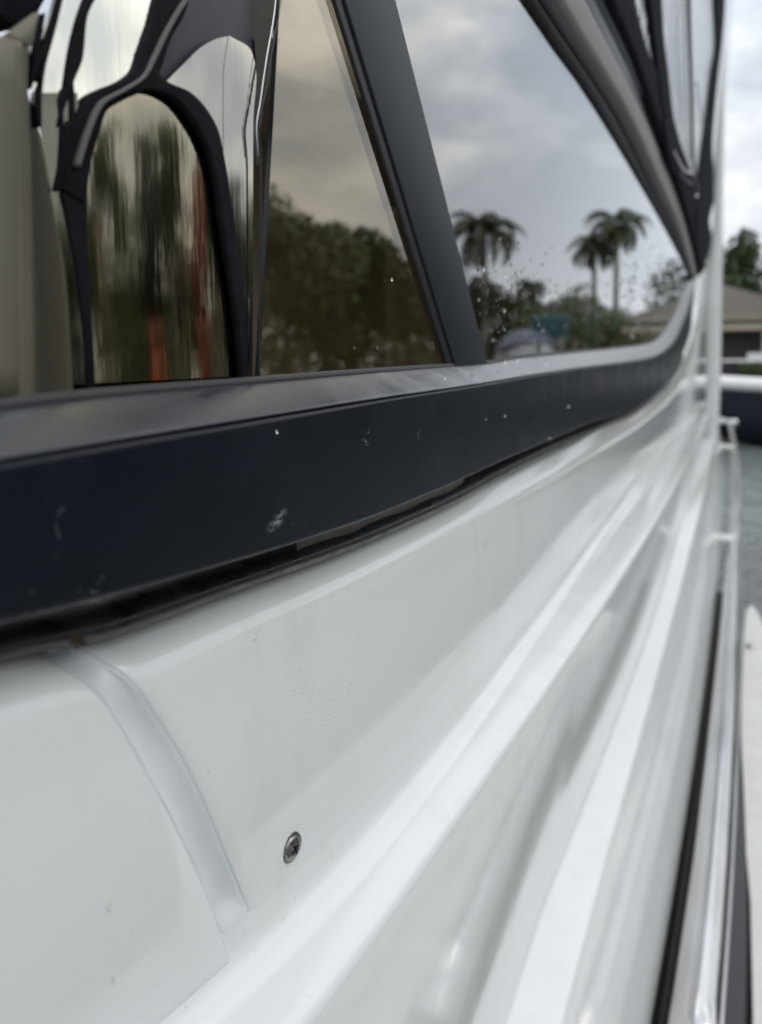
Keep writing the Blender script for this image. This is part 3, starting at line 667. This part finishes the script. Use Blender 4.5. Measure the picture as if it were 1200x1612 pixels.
# forward corner post (white moulding at the end of the cabin side)
yp = 6.4
L = [PY(a, b, yp) for a, b in [(1108, 740), (1112, 560), (1110, 490), (1108, 455), (1118, 405), (1124, 340), (1126, 250), (1130, 100), (1133, -80)]]
R = [PY(a, b, yp) for a, b in [(1130, 740), (1136, 560), (1137, 500), (1137, 455), (1138, 405), (1139, 340), (1141, 250), (1143, 100), (1145, -80)]]
V = []
Lr, Rr = resample(L, 40), resample(R, 40)
for i in range(40):
    for j in range(9):
        u = j/8; V.append(Lr[i].lerp(Rr[i], u) + Vector((0, -.03*math.sin(math.pi*u) + (.3*(u > .99)), 0)))
mk('corner_post', V, grid_faces(40, 9), M['gel'], boat)
# ------------------------------------------------------------------ screw with cross recess
sc_c = PX(461, 1335, -.1185); sc_c.x = fill_x(sc_c.z, sc_c.y)
def make_screw():
    V, Fc = [], []; R = .0052; nseg = 72; rings = []
    prof = [(1.0, 0), (.97, .00035), (.88, .0006), (.80, .00066), (.76, .0009), (.68, .00125), (.5, .00165), (.42, .00175)]
    for r, h in prof:
        for k in range(nseg):
            a = 2*math.pi*k/nseg; V.append(Vector((h, R*r*math.cos(a), R*r*math.sin(a))))
    # inner: polar grid with the cross pressed in
    inner = [.40-.028*q for q in range(14)]
    for r in inner:
        for k in range(nseg):
            a = 2*math.pi*k/nseg + .12
            cy_, cz_ = r*math.cos(2*math.pi*k/nseg), r*math.sin(2*math.pi*k/nseg)
            ca, sa = math.cos(.35), math.sin(.35); u, v = cy_*ca + cz_*sa, -cy_*sa + cz_*ca
            w = .085; inside = (abs(u) < w and abs(v) < .37) or (abs(v) < w and abs(u) < .37)
            dpt = (.0009 + .0011*(1 - r/.40)) if inside else .0
            V.append(Vector((.0018 - dpt, R*cy_, R*cz_)))
    n = len(prof) + len(inner)
    Fc = grid_faces(n, nseg, True); Fc.append(tuple((n-1)*nseg + k for k in range(nseg)))
    o = mk('screw', V, [tuple(reversed(f)) for f in Fc], M['screw'], boat, False); o.location = sc_c + Vector((.0002, 0, 0)); o.rotation_euler = (0, 0, -.17); return o
make_screw()
# ------------------------------------------------------------------ rub rail and stainless rail
RC = [(1080, 1760), (1098, 1594), (1122, 1370), (1134, 1225), (1143, 1100), (1152, 960), (1158, 850), (1159, 760), (1155, 700), (1149, 664)]
rail_pts = resample([PZ(a, b, -.648) for a, b in RC], 90)
rail = tube('side_rail', rail_pts, .0258, M['steel'], boat, seg=28, squash=.8)
tube('rail_bead', [p + Vector((.0234, 0, .0096)) for p in rail_pts[:70]], .0016, M['steel'], rail, seg=8)
# rubber strip between moulding and rail
JR = [(1150, 1900), (1186, 1594), (1176, 1400), (1171, 1308), (1167, 1204), (1163, 1100), (1158, 1000), (1152, 930), (1146, 890)]
fJR = curve_z(JR, -.702)
yr = [y for y in ys if -.1 < y < 2.7]
sweep('rub_strip', yr, lambda y: [(fJL(y)-.003, -.668), (fJL(y)+.005, -.686), (max(fJR(y), fJL(y)+.01), -.702), (max(fJR(y), fJL(y)+.01)-.004, -.79)], [0, .002, .003, 0], M['rub'], boat)
def rail_at(y):
    return min(rail_pts, key=lambda p: abs(p.y-y))
for (a0, b0), (a1, b1), rr in (((1112, 847), (1156, 850), .020), ((1128, 703), (1153, 705), .026), ((1134, 662), (1149, 664), .032)):
    p0, p1 = PZ(a0, b0, -.612), PZ(a1, b1, -.645)
    tube('rail_bracket', [p0, p0.lerp(p1, .12), p0.lerp(p1, .16), p0.lerp(p1, .8), p1], [rr*1.35, rr*1.35, rr, rr, rr], M['whitep'], rail, seg=18)
bm = bmesh.new(); r = rail_pts[-1]; bmesh.ops.create_uvsphere(bm, u_segments=16, v_segments=10, radius=.06, matrix=Matrix.Translation(r + Vector((.06, .1, -.02)))); from_bm('rail_end_ball', bm, M['steel'], rail, True)
# hull below the rail
V = []
for y in ys:
    x = fJL(min(y, 7)); V += [Vector((x-.006, y, -.718)), Vector((x-.02, y, -.95)), Vector((x-.10, y, -1.35)), Vector((x-.4, y, -1.9))]
mk('hull_side', V, grid_faces(len(ys), 4), M['navy'], boat)

# ------------------------------------------------------------------ water drops
def drops(name, spots, normal, mat_, label):
    u = Vector(normal).normalized(); a = u.orthogonal().normalized(); b = u.cross(a); V, Fc = [], []
    for c, r, h in spots:
        k0 = len(V); st = random.uniform(.85, 1.2)
        V.append(c + u*r*h)
        for ring, (rr, hh) in enumerate(((.45, .86), (.8, .55), (1, 0))):
            for k in range(8):
                an = 2*math.pi*k/8; V.append(c + a*(r*rr*math.cos(an)) + b*(r*rr*st*math.sin(an)) + u*(r*h*hh))
        for k in range(8): Fc.append((k0, k0+1+k, k0+1+(k+1) % 8))
        for q in range(2):
            for k in range(8): Fc.append((k0+1+q*8+k, k0+9+q*8+k, k0+9+q*8+(k+1) % 8, k0+1+q*8+(k+1) % 8))
        Fc.append(tuple(k0+17+k for k in range(7, -1, -1)))
    o = mk(name, V, Fc, mat_); tag(o, label, 'water drops', kind='stuff'); return o
def gauss_spots(cx, cy, sx, sy, n, x, r0, r1, h=.5, test=None):
    out = []
    while len(out) < n:
        px, py = random.gauss(cx, sx), random.gauss(cy, sy)
        if test and not test(px, py): continue
        p = PX(px, py, x); out.append((p, random.uniform(r0, r1)*random.choice((1, 1, .6)), h))
    return out
inR = lambda a, b: b < 556 and a > 735 + (b-400)*.2 and b > (a-822)*1.42 + 12 and (a < 1030 or b < 560-(a-1030)*1.9)
sp = gauss_spots(795, 450, 34, 55, 110, -.127, .0005, .0015, .45, inR) + gauss_spots(840, 490, 70, 40, 120, -.127, .0005, .0014, .45, inR)
sp += gauss_spots(1028, 462, 34, 40, 650, -.127, .0009, .0026, .4, inR) + gauss_spots(880, 420, 90, 60, 50, -.127, .0003, .0007, .4, inR)
sp += [(PX(a, b, -.127), r, .5) for a, b, r in ((727, 330, .0007), (805, 441, .0012), (762, 424, .0013), (774, 522, .0014), (617, 440, .0008), (557, 547, .0007), (594, 547, .0007), (636, 90, .0005))]
drops('glass_droplets', sp, (1, 0, 0), M['drop'], 'clear rain droplets beaded on the tinted window glass')
GS = lambda *a, **k: [(Vector((fill_x(c.z, c.y), c.y, c.z)), r_, h_) for c, r_, h_ in gauss_spots(*a, **k)]
sp = GS(500, 1110, 26, 55, 110, -.1180, .00015, .0004, .45) + GS(545, 1100, 40, 40, 90, -.1180, .00015, .00038, .45)
sp += GS(775, 862, 16, 16, 80, -.1185, .0003, .0007, .45) + GS(905, 855, 12, 22, 60, -.1180, .0004, .0008, .45)
drops('side_droplets', sp, (1, 0, 0), M['drop'], 'fine water droplets sprinkled on the white cabin side')
sp = [(PX(a, b, -.1088), r, .5) for a, b, r in ((436, 680, .0005), (895, 640, .0013), (795, 655, .0008), (765, 660, .0005), (865, 690, .001))]
sp += [(PX(a, b, -.116), r, .7) for a, b, r in ((743, 592, .0014), (783, 588, .0016), (795, 570, .0012), (815, 567, .0013), (700, 595, .0008), (860, 573, .0012))]
drops('frame_droplets', sp, (1, 0, .2), M['drop'], 'scattered water drops on the black window frame')

# ================================================================== surroundings
WZ = -EYE_H
LZ = WZ + .75
me_w = mk('water', [(-400, -400, WZ), (400, -400, WZ), (400, 600, WZ), (-400, 600, WZ)], [(0, 1, 2, 3)], M['water'], None, False); tag(me_w, kind='structure')
def slab(name, x0, x1, y0, y1, z0, z1, m, kind=None, parent=None):
    bm = bmesh.new(); box(bm, ((x0+x1)/2, (y0+y1)/2, (z0+z1)/2), (x1-x0, y1-y0, z1-z0)); o = from_bm(name, bm, m, parent)
    if kind: o['kind'] = kind
    return o
slab('ground', 19, 300, -200, 600, WZ-1, LZ, M['lawn'], 'structure')
slab('ground', -300, 18.99, 42, 600, WZ-1, LZ-.004, M['lawn'], 'structure')
tag(slab('seawall', 18.6, 19.0, -200, 42, WZ-1, LZ+.12, M['seawall']), 'long grey concrete seawall along the far bank', 'seawall')
tag(slab('seawall', -80, 18.6, 41.6, 42, WZ-1, LZ+.118, M['seawall']), 'concrete seawall in front of the brown roofed house', 'seawall')
# near floating dock, rounded end
def near_dock():
    e0 = [PZ(a, b, -1.15) for a, b in ((1150, 1900), (1186, 1640), (1186, 1594), (1182, 1420), (1172, 1308), (1167, 1204), (1167, 1100), (1171, 1000), (1175, 962))]
    e0 = [Vector((e0[0].x, -3, -1.15))] + e0
    tip = PZ(1183, 952, -1.15); c1 = PZ(1194, 965, -1.15); c2 = PZ(1210, 1005, -1.15)
    outl = e0 + [tip, c1, c2, Vector((.62, c2.y-.3, -1.15)), Vector((.62, -3, -1.15))]
    bm = bmesh.new(); f = bm.faces.new([bm.verts.new(p) for p in outl]); r = bmesh.ops.extrude_face_region(bm, geom=[f])
    bmesh.ops.translate(bm, vec=(0, 0, -.55), verts=[v for v in r['geom'] if isinstance(v, bmesh.types.BMVert)])
    bmesh.ops.recalc_face_normals(bm, faces=bm.faces)
    d = tag(empty('floating_dock', (0, 0, 0)), 'white floating dock with rounded end beside the boat rail', 'dock')
    from_bm('deck_block', bm, M['offw'], d)
    p = PZ(1182, 1020, -1.15); tube('deck_bolt', [p, p+Vector((0, 0, .012))], .018, M['steel'], d, seg=12)
    for k in range(3):
        slab('deck_plank_line', .33+.1*k, .335+.1*k, -2.9, 3.0, -1.15, -1.146, M['taupe'], None, d)
near_dock()
# ------------------------------------------------------------------ trees
def crown_mesh(seed, mats, n=4200, h=6.0, w=2.6, leaf=.16, lobes=9):
    rnd = random.Random(seed); V, Fc, MI = [], [], []
    cs = [(Vector((rnd.uniform(-.55, .55)*w, rnd.uniform(-.55, .55)*w, rnd.uniform(.35, .92)*h)), rnd.uniform(.32, .6)*w) for _ in range(lobes)]
    for i in range(n):
        c, r = rnd.choice(cs); d = Vector((rnd.gauss(0, 1), rnd.gauss(0, 1), rnd.gauss(0, 1))).normalized()
        p = c + d * r * (rnd.random()**.35) * Vector((1, 1, .8)).length/1.6
        a = Vector((rnd.gauss(0, 1), rnd.gauss(0, 1), rnd.gauss(0, 1))).normalized(); b = a.orthogonal().normalized(); s = leaf*rnd.uniform(.6, 1.5)
        k = len(V); V += [p - a*s, p + b*s*.45, p + a*s, p - b*s*.45]; Fc.append((k, k+1, k+2, k+3)); MI.append(rnd.choice((0, 0, 1)))
    me = bpy.data.meshes.new('crown'); me.from_pydata([tuple(v) for v in V], [], Fc)
    for m in mats: me.materials.append(m)
    me.polygons.foreach_set('material_index', MI); me.update(); return me
crowns = [crown_mesh(1, [M['leaf'][0], M['leaf'][1]]), crown_mesh(2, [M['leaf'][1], M['leaf'][2]], w=3.0), crown_mesh(3, [M['leaf'][3], M['leaf'][0]], h=7, w=2.2), crown_mesh(4, [M['leaf'][0], M['leaf'][3]], n=5000, h=5, w=3.2)]
def trunk_mesh(h, r, lean=.1, seg=10):
    V, n = [], 9
    for i in range(n):
        s = i/(n-1); rr = r*(1-.6*s)
        for k in range(seg):
            a = 2*math.pi*k/seg; V.append(Vector((lean*h*s*s + rr*math.cos(a), rr*math.sin(a), h*s)))
    me = bpy.data.meshes.new('trunk'); me.from_pydata([tuple(v) for v in V], [], grid_faces(n, seg, True)); me.materials.append(M['bark']); return me
trunkm = trunk_mesh(4.6, .16, .05)
def tree(x, y, s, v, rz, label, group=None, z=LZ, sx=1.0):
    t = empty('broadleaf_tree', (x, y, z), rz); tag(t, label, 'tree', group)
    for nm, me in (('trunk', trunkm), ('crown', crowns[v])):
        o = bpy.data.objects.new(nm, me); link(o, t); o.scale = (s*sx, s*sx, s)
    return t
# row on the starboard bank
row = [(21.5, 31, 1.5, 0), (22, 36.5, 1.6, 1), (21, 42, 1.8, 3), (23, 48, 1.8, 0), (22, 55, 1.7, 1), (24, 63, 1.9, 3),
       (22.5, 26, 1.25, 2), (21.5, 21, 1.15, 1), (22.5, 14, .9, 3), (23, 7, 1.05, 0), (22, 0, 1.0, 1), (23.5, -7, 1.1, 3), (22.5, -14, 1.0, 0), (24, -22, 1.2, 1), (23, -31, 1.1, 3), (24, -42, 1.3, 0)]
ORD = 'first second third fourth fifth sixth seventh eighth ninth tenth'.split()
ROWL = ['tall %s of the big trees ahead on the far canal bank' % w for w in ('nearest', 'second', 'third', 'fourth', 'fifth', 'farthest')] + ['%s tree of the lower row abreast of the boat, counted from ahead' % w for w in ORD]
for i, (x, y, s, v) in enumerate(row):
    tree(x + random.uniform(-.8, .8), y, s, v, i*1.3, ROWL[i], 'trees along the far canal bank')
def bank_shrubs():
    V, Fc, MI = [], [], []; rnd = random.Random(5)
    for i in range(26000):
        y = rnd.uniform(-45, 75); h = 3.3 + .8*math.sin(y*.7) + .5*math.sin(y*1.9+1)
        p = Vector((19.8 + rnd.random()*1.6, y, LZ + h*rnd.random()**.7)); a = Vector((rnd.gauss(0, 1), rnd.gauss(0, 1), rnd.gauss(0, 1))).normalized(); b = a.orthogonal().normalized(); q = rnd.uniform(.12, .26)
        k = len(V); V += [p-a*q, p+b*q*.5, p+a*q, p-b*q*.5]; Fc.append((k, k+1, k+2, k+3)); MI.append(rnd.choice((0, 0, 1)))
    o = mk('bank_shrubbery', V, Fc, M['leaf'][0], None, False); o.data.materials.append(M['leaf'][3]); o.data.polygons.foreach_set('material_index', MI)
    tag(o, 'dense low shrubbery under the trees along the far canal bank', 'shrubbery', kind='stuff')
bank_shrubs()
# palms
def frond_mesh(seed, L=2.6):
    rnd = random.Random(seed); V, Fc = [], []; n = 26
    P = []
    for i in range(n+1):
        s = i/n; a = D2R(52) - D2R(140)*s**1.2
        P.append((P[-1] if P else Vector((0, 0, 0))) + Vector((math.cos(a), 0, math.sin(a)))*(L/n if i else 0))
    for i in range(n):
        w = .03*(1-i/n)+.006; k = len(V); p, q = P[i], P[i+1]; V += [p+Vector((0, w, 0)), p-Vector((0, w, 0)), q-Vector((0, w, 0)), q+Vector((0, w, 0))]; Fc.append((k, k+1, k+2, k+3))
        if i < 3: continue
        ll = .62*math.sin(math.pi*(i/n)**.75*.93+.12)+.06; d = (q-p).normalized()
        for sgn in (-1, 1):
            for h in (0, .5):
                o = p.lerp(q, h); tip = o + Vector((0, sgn*ll*.6, 0)) + d*ll*.6 + Vector((0, 0, -ll*rnd.uniform(.2, .75)))
                k = len(V); V += [o, o+d*.085, tip]; Fc.append((k, k+1, k+2))
    me = bpy.data.meshes.new('frond'); me.from_pydata([tuple(v) for v in V], [], Fc); me.materials.append(M['palm']); return me
fr = [frond_mesh(i, 2.3+.25*i) for i in range(3)]
def ptrunk(h, r=.17):
    V, n, seg = [], 14, 12
    for i in range(n):
        s = i/(n-1); rr = r*(1.25-.45*s + .12*math.sin(s*40)*.2 + (.25*math.exp(-(s/.06)**2)))
        for k in range(seg):
            a = 2*math.pi*k/seg; V.append(Vector((.25*s*s + rr*math.cos(a), rr*math.sin(a), h*s)))
    me = bpy.data.meshes.new('trunk'); me.from_pydata([tuple(v) for v in V], [], grid_faces(n, seg, True)); me.materials.append(M['palmbark']); return me
def palm(base, ztop, s, label, group=None, n=30, seed=0):
    rnd = random.Random(seed); t = empty('palm_tree', base); tag(t, label, 'palm tree', group); h = ztop - base[2]
    link(bpy.data.objects.new('trunk', ptrunk(h)), t)
    for k in range(n):
        o = bpy.data.objects.new('frond', fr[k % 3]); link(o, t); o.location = (.25, 0, h-.05); o.scale = (s, s, s)
        o.rotation_euler = (rnd.uniform(-.2, .2), rnd.uniform(-.5, .85), 2*math.pi*k/n + rnd.uniform(-.2, .2))
    return t
def palm_m(px, py, dist, s, label, seed, group=None):
    p = MIR(px, py, dist); return palm((p.x, p.y, LZ), p.z, s, label, group, seed=seed)
palm_m(978, 352, 50, .98, 'tall palm with ragged drooping fronds, the taller of the close pair', 3)
palm_m(942, 388, 52, .86, 'palm close behind the taller palm, with a lower crown', 5)
palm_m(768, 368, 46, 1.15, 'lone palm standing above the bushy trees near the post', 8)
palm_m(840, 452, 60, .7, 'small far palm between the lone palm and the green tree', 12)
for i, (x, y, h) in enumerate([(20.5, 17.5, 7.0), (21, 10.5, 6.0), (20.8, 3.5, 6.8), (21.5, -10, 6.5), (20.6, 24, 8.5)]):
    palm((x, y, LZ), h-EYE_H, 1.2, ('palm rising ahead of the cream house with grey roof', 'short palm opposite the seawall, abreast of the cream house', 'tall palm nearly abreast of the boat window', 'palm astern among the lower trees', 'tallest palm just short of the big bank trees')[i], 'palms among the far bank trees', seed=20+i)
# trees seen mirrored under the palms
def tree_m(px, py, dist, s, v, label, sx=1.0, group=None):
    p = MIR(px, py, dist); H = 6.6*s
    return tree(p.x, p.y, s*(p.z-LZ)/H if s else 1, v, px*.1, label, group, sx=sx)
tree_m(795, 438, 48, 1, 0, 'bushy tree below the lone palm', 1.1)
tree_m(738, 455, 47, 1, 2, 'bushy dark tree left of the lone palm trunk', 1.0)
tree_m(878, 432, 44, 1, 3, 'bright green rounded tree with a pointed top', .8)
tree_m(945, 480, 46, 1, 0, 'low shrubby tree at the foot of the palm pair', 1.0)
tree_m(1000, 505, 44, 1, 1, 'low bush beside the grey roofed house', .8)
# houses
def house(x0, x1, y0, y1, hw, hr, wallm, roofm, label, over=.6, front=-1):
    t = tag(empty('house', ((x0+x1)/2, (y0+y1)/2, LZ)), label, 'house'); cx, cy = (x0+x1)/2, (y0+y1)/2
    def add(nm, a, b, c, d, e, f, m, par=t):
        bm = bmesh.new(); box(bm, ((a+b)/2-cx, (c+d)/2-cy, (e+f)/2), (b-a, d-c, f-e)); return from_bm(nm, bm, m, par)
    add('wall', x0, x1, y0, y1, 0, hw, wallm)
    o = over; ins = min((x1-x0), (y1-y0))/2*.86; V = [(x0-o-cx, y0-o-cy, hw), (x1+o-cx, y0-o-cy, hw), (x1+o-cx, y1+o-cy, hw), (x0-o-cx, y1+o-cy, hw)]
    V += [(v[0], v[1], hw+.22) for v in V]
    ym_ = 0; V += [(x0+ins-cx, ym_, hw+hr), (x1-ins-cx, ym_, hw+hr)]
    r = mk('roof', V, [(3, 2, 1, 0), (0, 1, 5, 4), (1, 2, 6, 5), (2, 3, 7, 6), (3, 0, 4, 7), (4, 5, 9, 8), (5, 6, 9), (6, 7, 8, 9), (7, 4, 8)], roofm, t, False)
    add('fascia', x0-o-.02, x1+o+.02, y0-o-.06, y0-o-.01, hw-.02, hw+.2, M['fasc'], r)
    n = max(2, int((x1-x0)/2.6))
    for i in range(n):
        xc = x0 + (x1-x0)*(i+.5)/n
        w = add('window', xc-.6, xc+.6, y0-.05, y0-.001, .9, 2.2, M['whitep']); add('pane', xc-.52, xc+.52, y0-.07, y0-.052, .98, 2.12, M['winglass'], w)
    return t
hs = house(-9, 4.2, 46, 56, 4.0, 2.4, M['stucco'], M['tile'], 'cream house with brown tiled roof and dark covered porch')
# porch in front of it: roof slab on posts; a dark sheet stands for the opening's shade
for nm, a, b, c, d, e, f, m in (('porch_roof', -9.5, 4.6, 43.6, 45.3, 3.35, 3.6, M['stucco2']), ('porch_shade_sheet', -9, 1.95, 45.2, 45.26, .0, 3.35, M['dark']), ('porch_post', 2.0, 2.3, 43.8, 44.1, 0, 3.35, M['stucco']),
                                ('porch_post', -2.6, -2.3, 43.8, 44.1, 0, 3.35, M['stucco']), ('porch_ledge', 1.3, 4.6, 43.3, 43.6, 1.75, 2.2, M['whitep'])):
    bm = bmesh.new(); box(bm, ((a+b)/2+2.4, (c+d)/2-51, (e+f)/2), (b-a, d-c, f-e)); from_bm(nm, bm, m, hs)
p = MIR(905, 470, 62)
house(p.x-4, p.x+4.5, 58, 66, p.z-LZ-2.0, 2.2, M['stucco2'], M['tileg'], 'tan house with grey hipped roof behind the low trees')
p = MIR(1090, 470, 42)
house(p.x+.2, p.x+9, 66, 74, 3.0, 2.6, M['stucco2'], M['tile'], 'far tan house with brown roof between the palms')
house(27, 40, 30, 41, 4.0, 2.4, M['stucco2'], M['tile'], 'large tan house behind the bank trees to starboard')
house(27, 39, 4, 16, 3.6, 2.4, M['stucco'], M['tileg'], 'cream house with grey roof abreast of the boat')
# trees behind the brown roof, seen directly at the right edge
def tree_d(px, py, dist, v, label, sx=1.0):
    q = PY(px, py, dist); return tree(q.x, q.y, (q.z-LZ)/(7.2 if v == 2 else 6.2), v, px*.7, label, sx=sx)
tree_d(1153, 368, 62, 2, 'slim pointed tree rising behind the brown roof', .75)
tree_d(1190, 388, 64, 3, 'dark rounded tree behind the brown roof', .75)
# hedge in front of porch
def hedge():
    V, Fc, MI = [], [], []; q0 = PY(1172, 560, 30)
    for i in range(9000):
        p = Vector((random.uniform(.95, 6), random.uniform(42.3, 43.1), LZ + random.uniform(0, 1.75))); a = Vector((random.gauss(0, 1), random.gauss(0, 1), random.gauss(0, 1))).normalized(); b = a.orthogonal().normalized(); s = .07
        k = len(V); V += [p-a*s, p+b*s*.5, p+a*s, p-b*s*.5]; Fc.append((k, k+1, k+2, k+3)); MI.append(random.choice((0, 1)))
    o = mk('hedge', V, Fc, M['leaf'][3], None, False); o.data.materials.append(M['leaf'][0]); o.data.polygons.foreach_set('material_index', MI)
    tag(o, 'clipped dark green hedge under the white porch ledge', 'hedge')
hedge()
# ------------------------------------------------------------------ moored boats
def small_boat(loc, rz, L, W, fb, hullm, bootm, label, cover=None, cabin=True, rr=.035):
    t = empty('moored_boat', loc, rz); tag(t, label, 'boat'); n, m = 22, 9; V = []
    def half(s): return W/2*min(1, (1-s)**.5*1.25) if s > .35 else W/2*(.92+.08*s/.35)
    rows = [(0, 0.0), (.75, .12), (.93, .45), (1.0, 1.0)]
    for i in range(n):
        s = i/(n-1); w = half(s*.998); y = -L/2 + L*s; sh = fb*(1+.28*s*s)
        prof = [(a*w, b*sh + (s**3)*.25*(1-b)*sh) for a, b in rows]; full = [(-x, z) for x, z in reversed(prof)] + prof[1:]
        V += [Vector((x, y + (.35*s*z), z)) for x, z in full]
    hull = mk('hull', V, grid_faces(n, 7), hullm, t)
    V = []
    for i in range(n):
        s = i/(n-1); w = half(s*.998)*.985; y = -L/2+L*s; sh = fb*(1+.28*s*s); V += [Vector((-w, y+.35*s*sh, sh)), Vector((-w*.8, y+.35*s*sh, sh+.03)), Vector((w*.8, y+.35*s*sh, sh+.03)), Vector((w, y+.35*s*sh, sh))]
    mk('deck', V, grid_faces(n, 4), M['whitep'], t)
    for sgn in (-1, 1):
        tube('rub_rail', [Vector((sgn*half(i/19*.998)*1.01, -L/2+L*i/19 + .35*(i/19)*fb*(1+.28*(i/19)**2), fb*(1+.28*(i/19)**2)-.03)) for i in range(20)], rr, bootm, t, seg=8)
        tube('bow_rail', [Vector((sgn*half(i/11*.6+.38)*.85, -L/2+L*(i/11*.6+.38), fb*1.2+.42)) for i in range(12)], .015, M['steel'], t, seg=6)
    if cabin:
        bm = bmesh.new(); vs = box(bm, (0, -L*.05, fb+.4), (W*.5, L*.28, .7))
        for v in vs:
            if v.co.z > fb+.4: v.co.x *= .8; v.co.y = (v.co.y + L*.05)*.75 - L*.09
        bevel_all(bm, .06); from_bm('console', bm, M['whitep'], t, False)
        bm = bmesh.new(); box(bm, (0, L*.06, fb+.95), (W*.42, .03, .4), Matrix.Rotation(D2R(-25), 3, 'X')); from_bm('windscreen', bm, M['winglass'], t)
    if cover:
        V = []
        for i in range(14):
            s = i/13; y = -L*.42 + L*.62*s; hh = .9*math.sin(math.pi*(.15+.8*s))**.6
            for j in range(9):
                a = math.pi*j/8; V.append(Vector((-W*.48*math.cos(a), y, fb*.98 + hh*math.sin(a)**.8)))
        mk('cover', V, grid_faces(14, 9), cover, t)
    return t
# white boat crossing ahead (seen directly at right)
q = PY(1185, 600, 15)
q = PY(1185, 600, 22)
small_boat((q.x+1.0, 22.4, WZ-.1), D2R(84), 8.0, 2.6, 1.55, M['navy'], M['whitep'], 'runabout with dark hull and white deck moored ahead', cabin=True, rr=.17)
# teal covered boat, mirrored in the glass
q = MIR(832, 530, 30)
small_boat((q.x, q.y, q.z-1.45), D2R(160), 5.2, 2.3, .9, M['whitep'], M['gask'], 'white boat on a lift under a blue grey cover', cover=M['blueg'], cabin=False)
q2 = MIR(866, 522, 30.5)
bm = bmesh.new(); box(bm, (0, 0, 0), (1.3, .9, 1.2)); bevel_all(bm, .2, 3); o = from_bm('engine_cover', bm, M['teal'], None, True); o.location = q2; tag(o, 'teal canvas cover over an engine beside the covered boat', 'engine cover')
# lift under it
lt = tag(empty('boat_lift', (q.x, q.y, WZ)), 'boat lift with four posts holding the covered boat', 'boat lift')
for sx in (-1.5, 1.5):
    for sy in (-1.4, 1.4):
        bm = bmesh.new(); box(bm, (sx, sy, 1.45), (.18, .18, 3.4)); from_bm('post', bm, M['wood'], lt)
    bm = bmesh.new(); box(bm, (sx, 0, q.z-1.45+EYE_H+.0), (.14, 3.1, .16)); from_bm('bunk', bm, M['wood'], lt)
# pilings close to starboard, mirrored in the vinyl
def refl(px, py, dist):
    s = SURF()(px, py); nrm = Vector((s.x-CX, s.y-CY, 0)).normalized(); d = raydir(px, py).normalized(); r = d - 2*d.dot(nrm)*nrm
    h = math.hypot(r.x, r.y); return Vector((s.x, s.y, s.z)) + r*(dist/h)
def piling(px, py, dist, r, m, capm, label, fender=False):
    p = refl(px, py, dist); t = tag(empty('dock_piling', (p.x, p.y, WZ)), label, 'piling'); H = p.z - WZ
    tube('post', [(0, 0, -1), (0, 0, H*.62), (0, 0, H*.62+.001), (0, 0, H*.66)], [r, r*.95, r*.95, r*.9], m, t, seg=18)
    tube('wrap', [(0, 0, H*.655), (0, 0, H*.86), (0, 0, H*.97), (0, 0, H)], [r*1.02, r*1.02, r*.95, r*.2], capm, t, seg=18)
    if fender:
        f = tube('fender', [(-r-.1, 0, H*.40+k*.07) for k in range(10)], [.02, .09, .12, .13, .13, .13, .13, .12, .09, .02], M['orange'], None, seg=14)
        f.location = (p.x, p.y, WZ); tag(f, 'orange fender hanging on the dark capped piling', 'fender')
    return t
piling(230, 205, 5.0, .19, M['redwood'], M['gask'], 'thick piling with reddish wrap and dark cap', True)
piling(312, 262, 6.5, .22, M['redwood'], M['redwood'], 'red wrapped piling farther ahead along the dock')
piling(292, 300, 9.0, .15, M['wood'], M['wood'], 'grey wooden piling between the two red ones')
piling(160, 330, 6.0, .15, M['wood'], M['wood'], 'weathered wooden piling astern of the red ones')
for i, px in enumerate((268, 330, 345)):
    p = refl(px, 265+i*40, 17.0); palm((p.x, p.y, WZ+.2), p.z, .9, ('feathery palm at the canal edge behind the red piling', 'young palm at the canal edge ahead', 'short palm nearest the bow on the canal edge')[i], seed=40+i)

# ------------------------------------------------------------------ lift everything so that the water is z = 0
for o in list(scene.objects):
    if o.parent is None and o.type != 'LIGHT': o.location.z += EYE_H
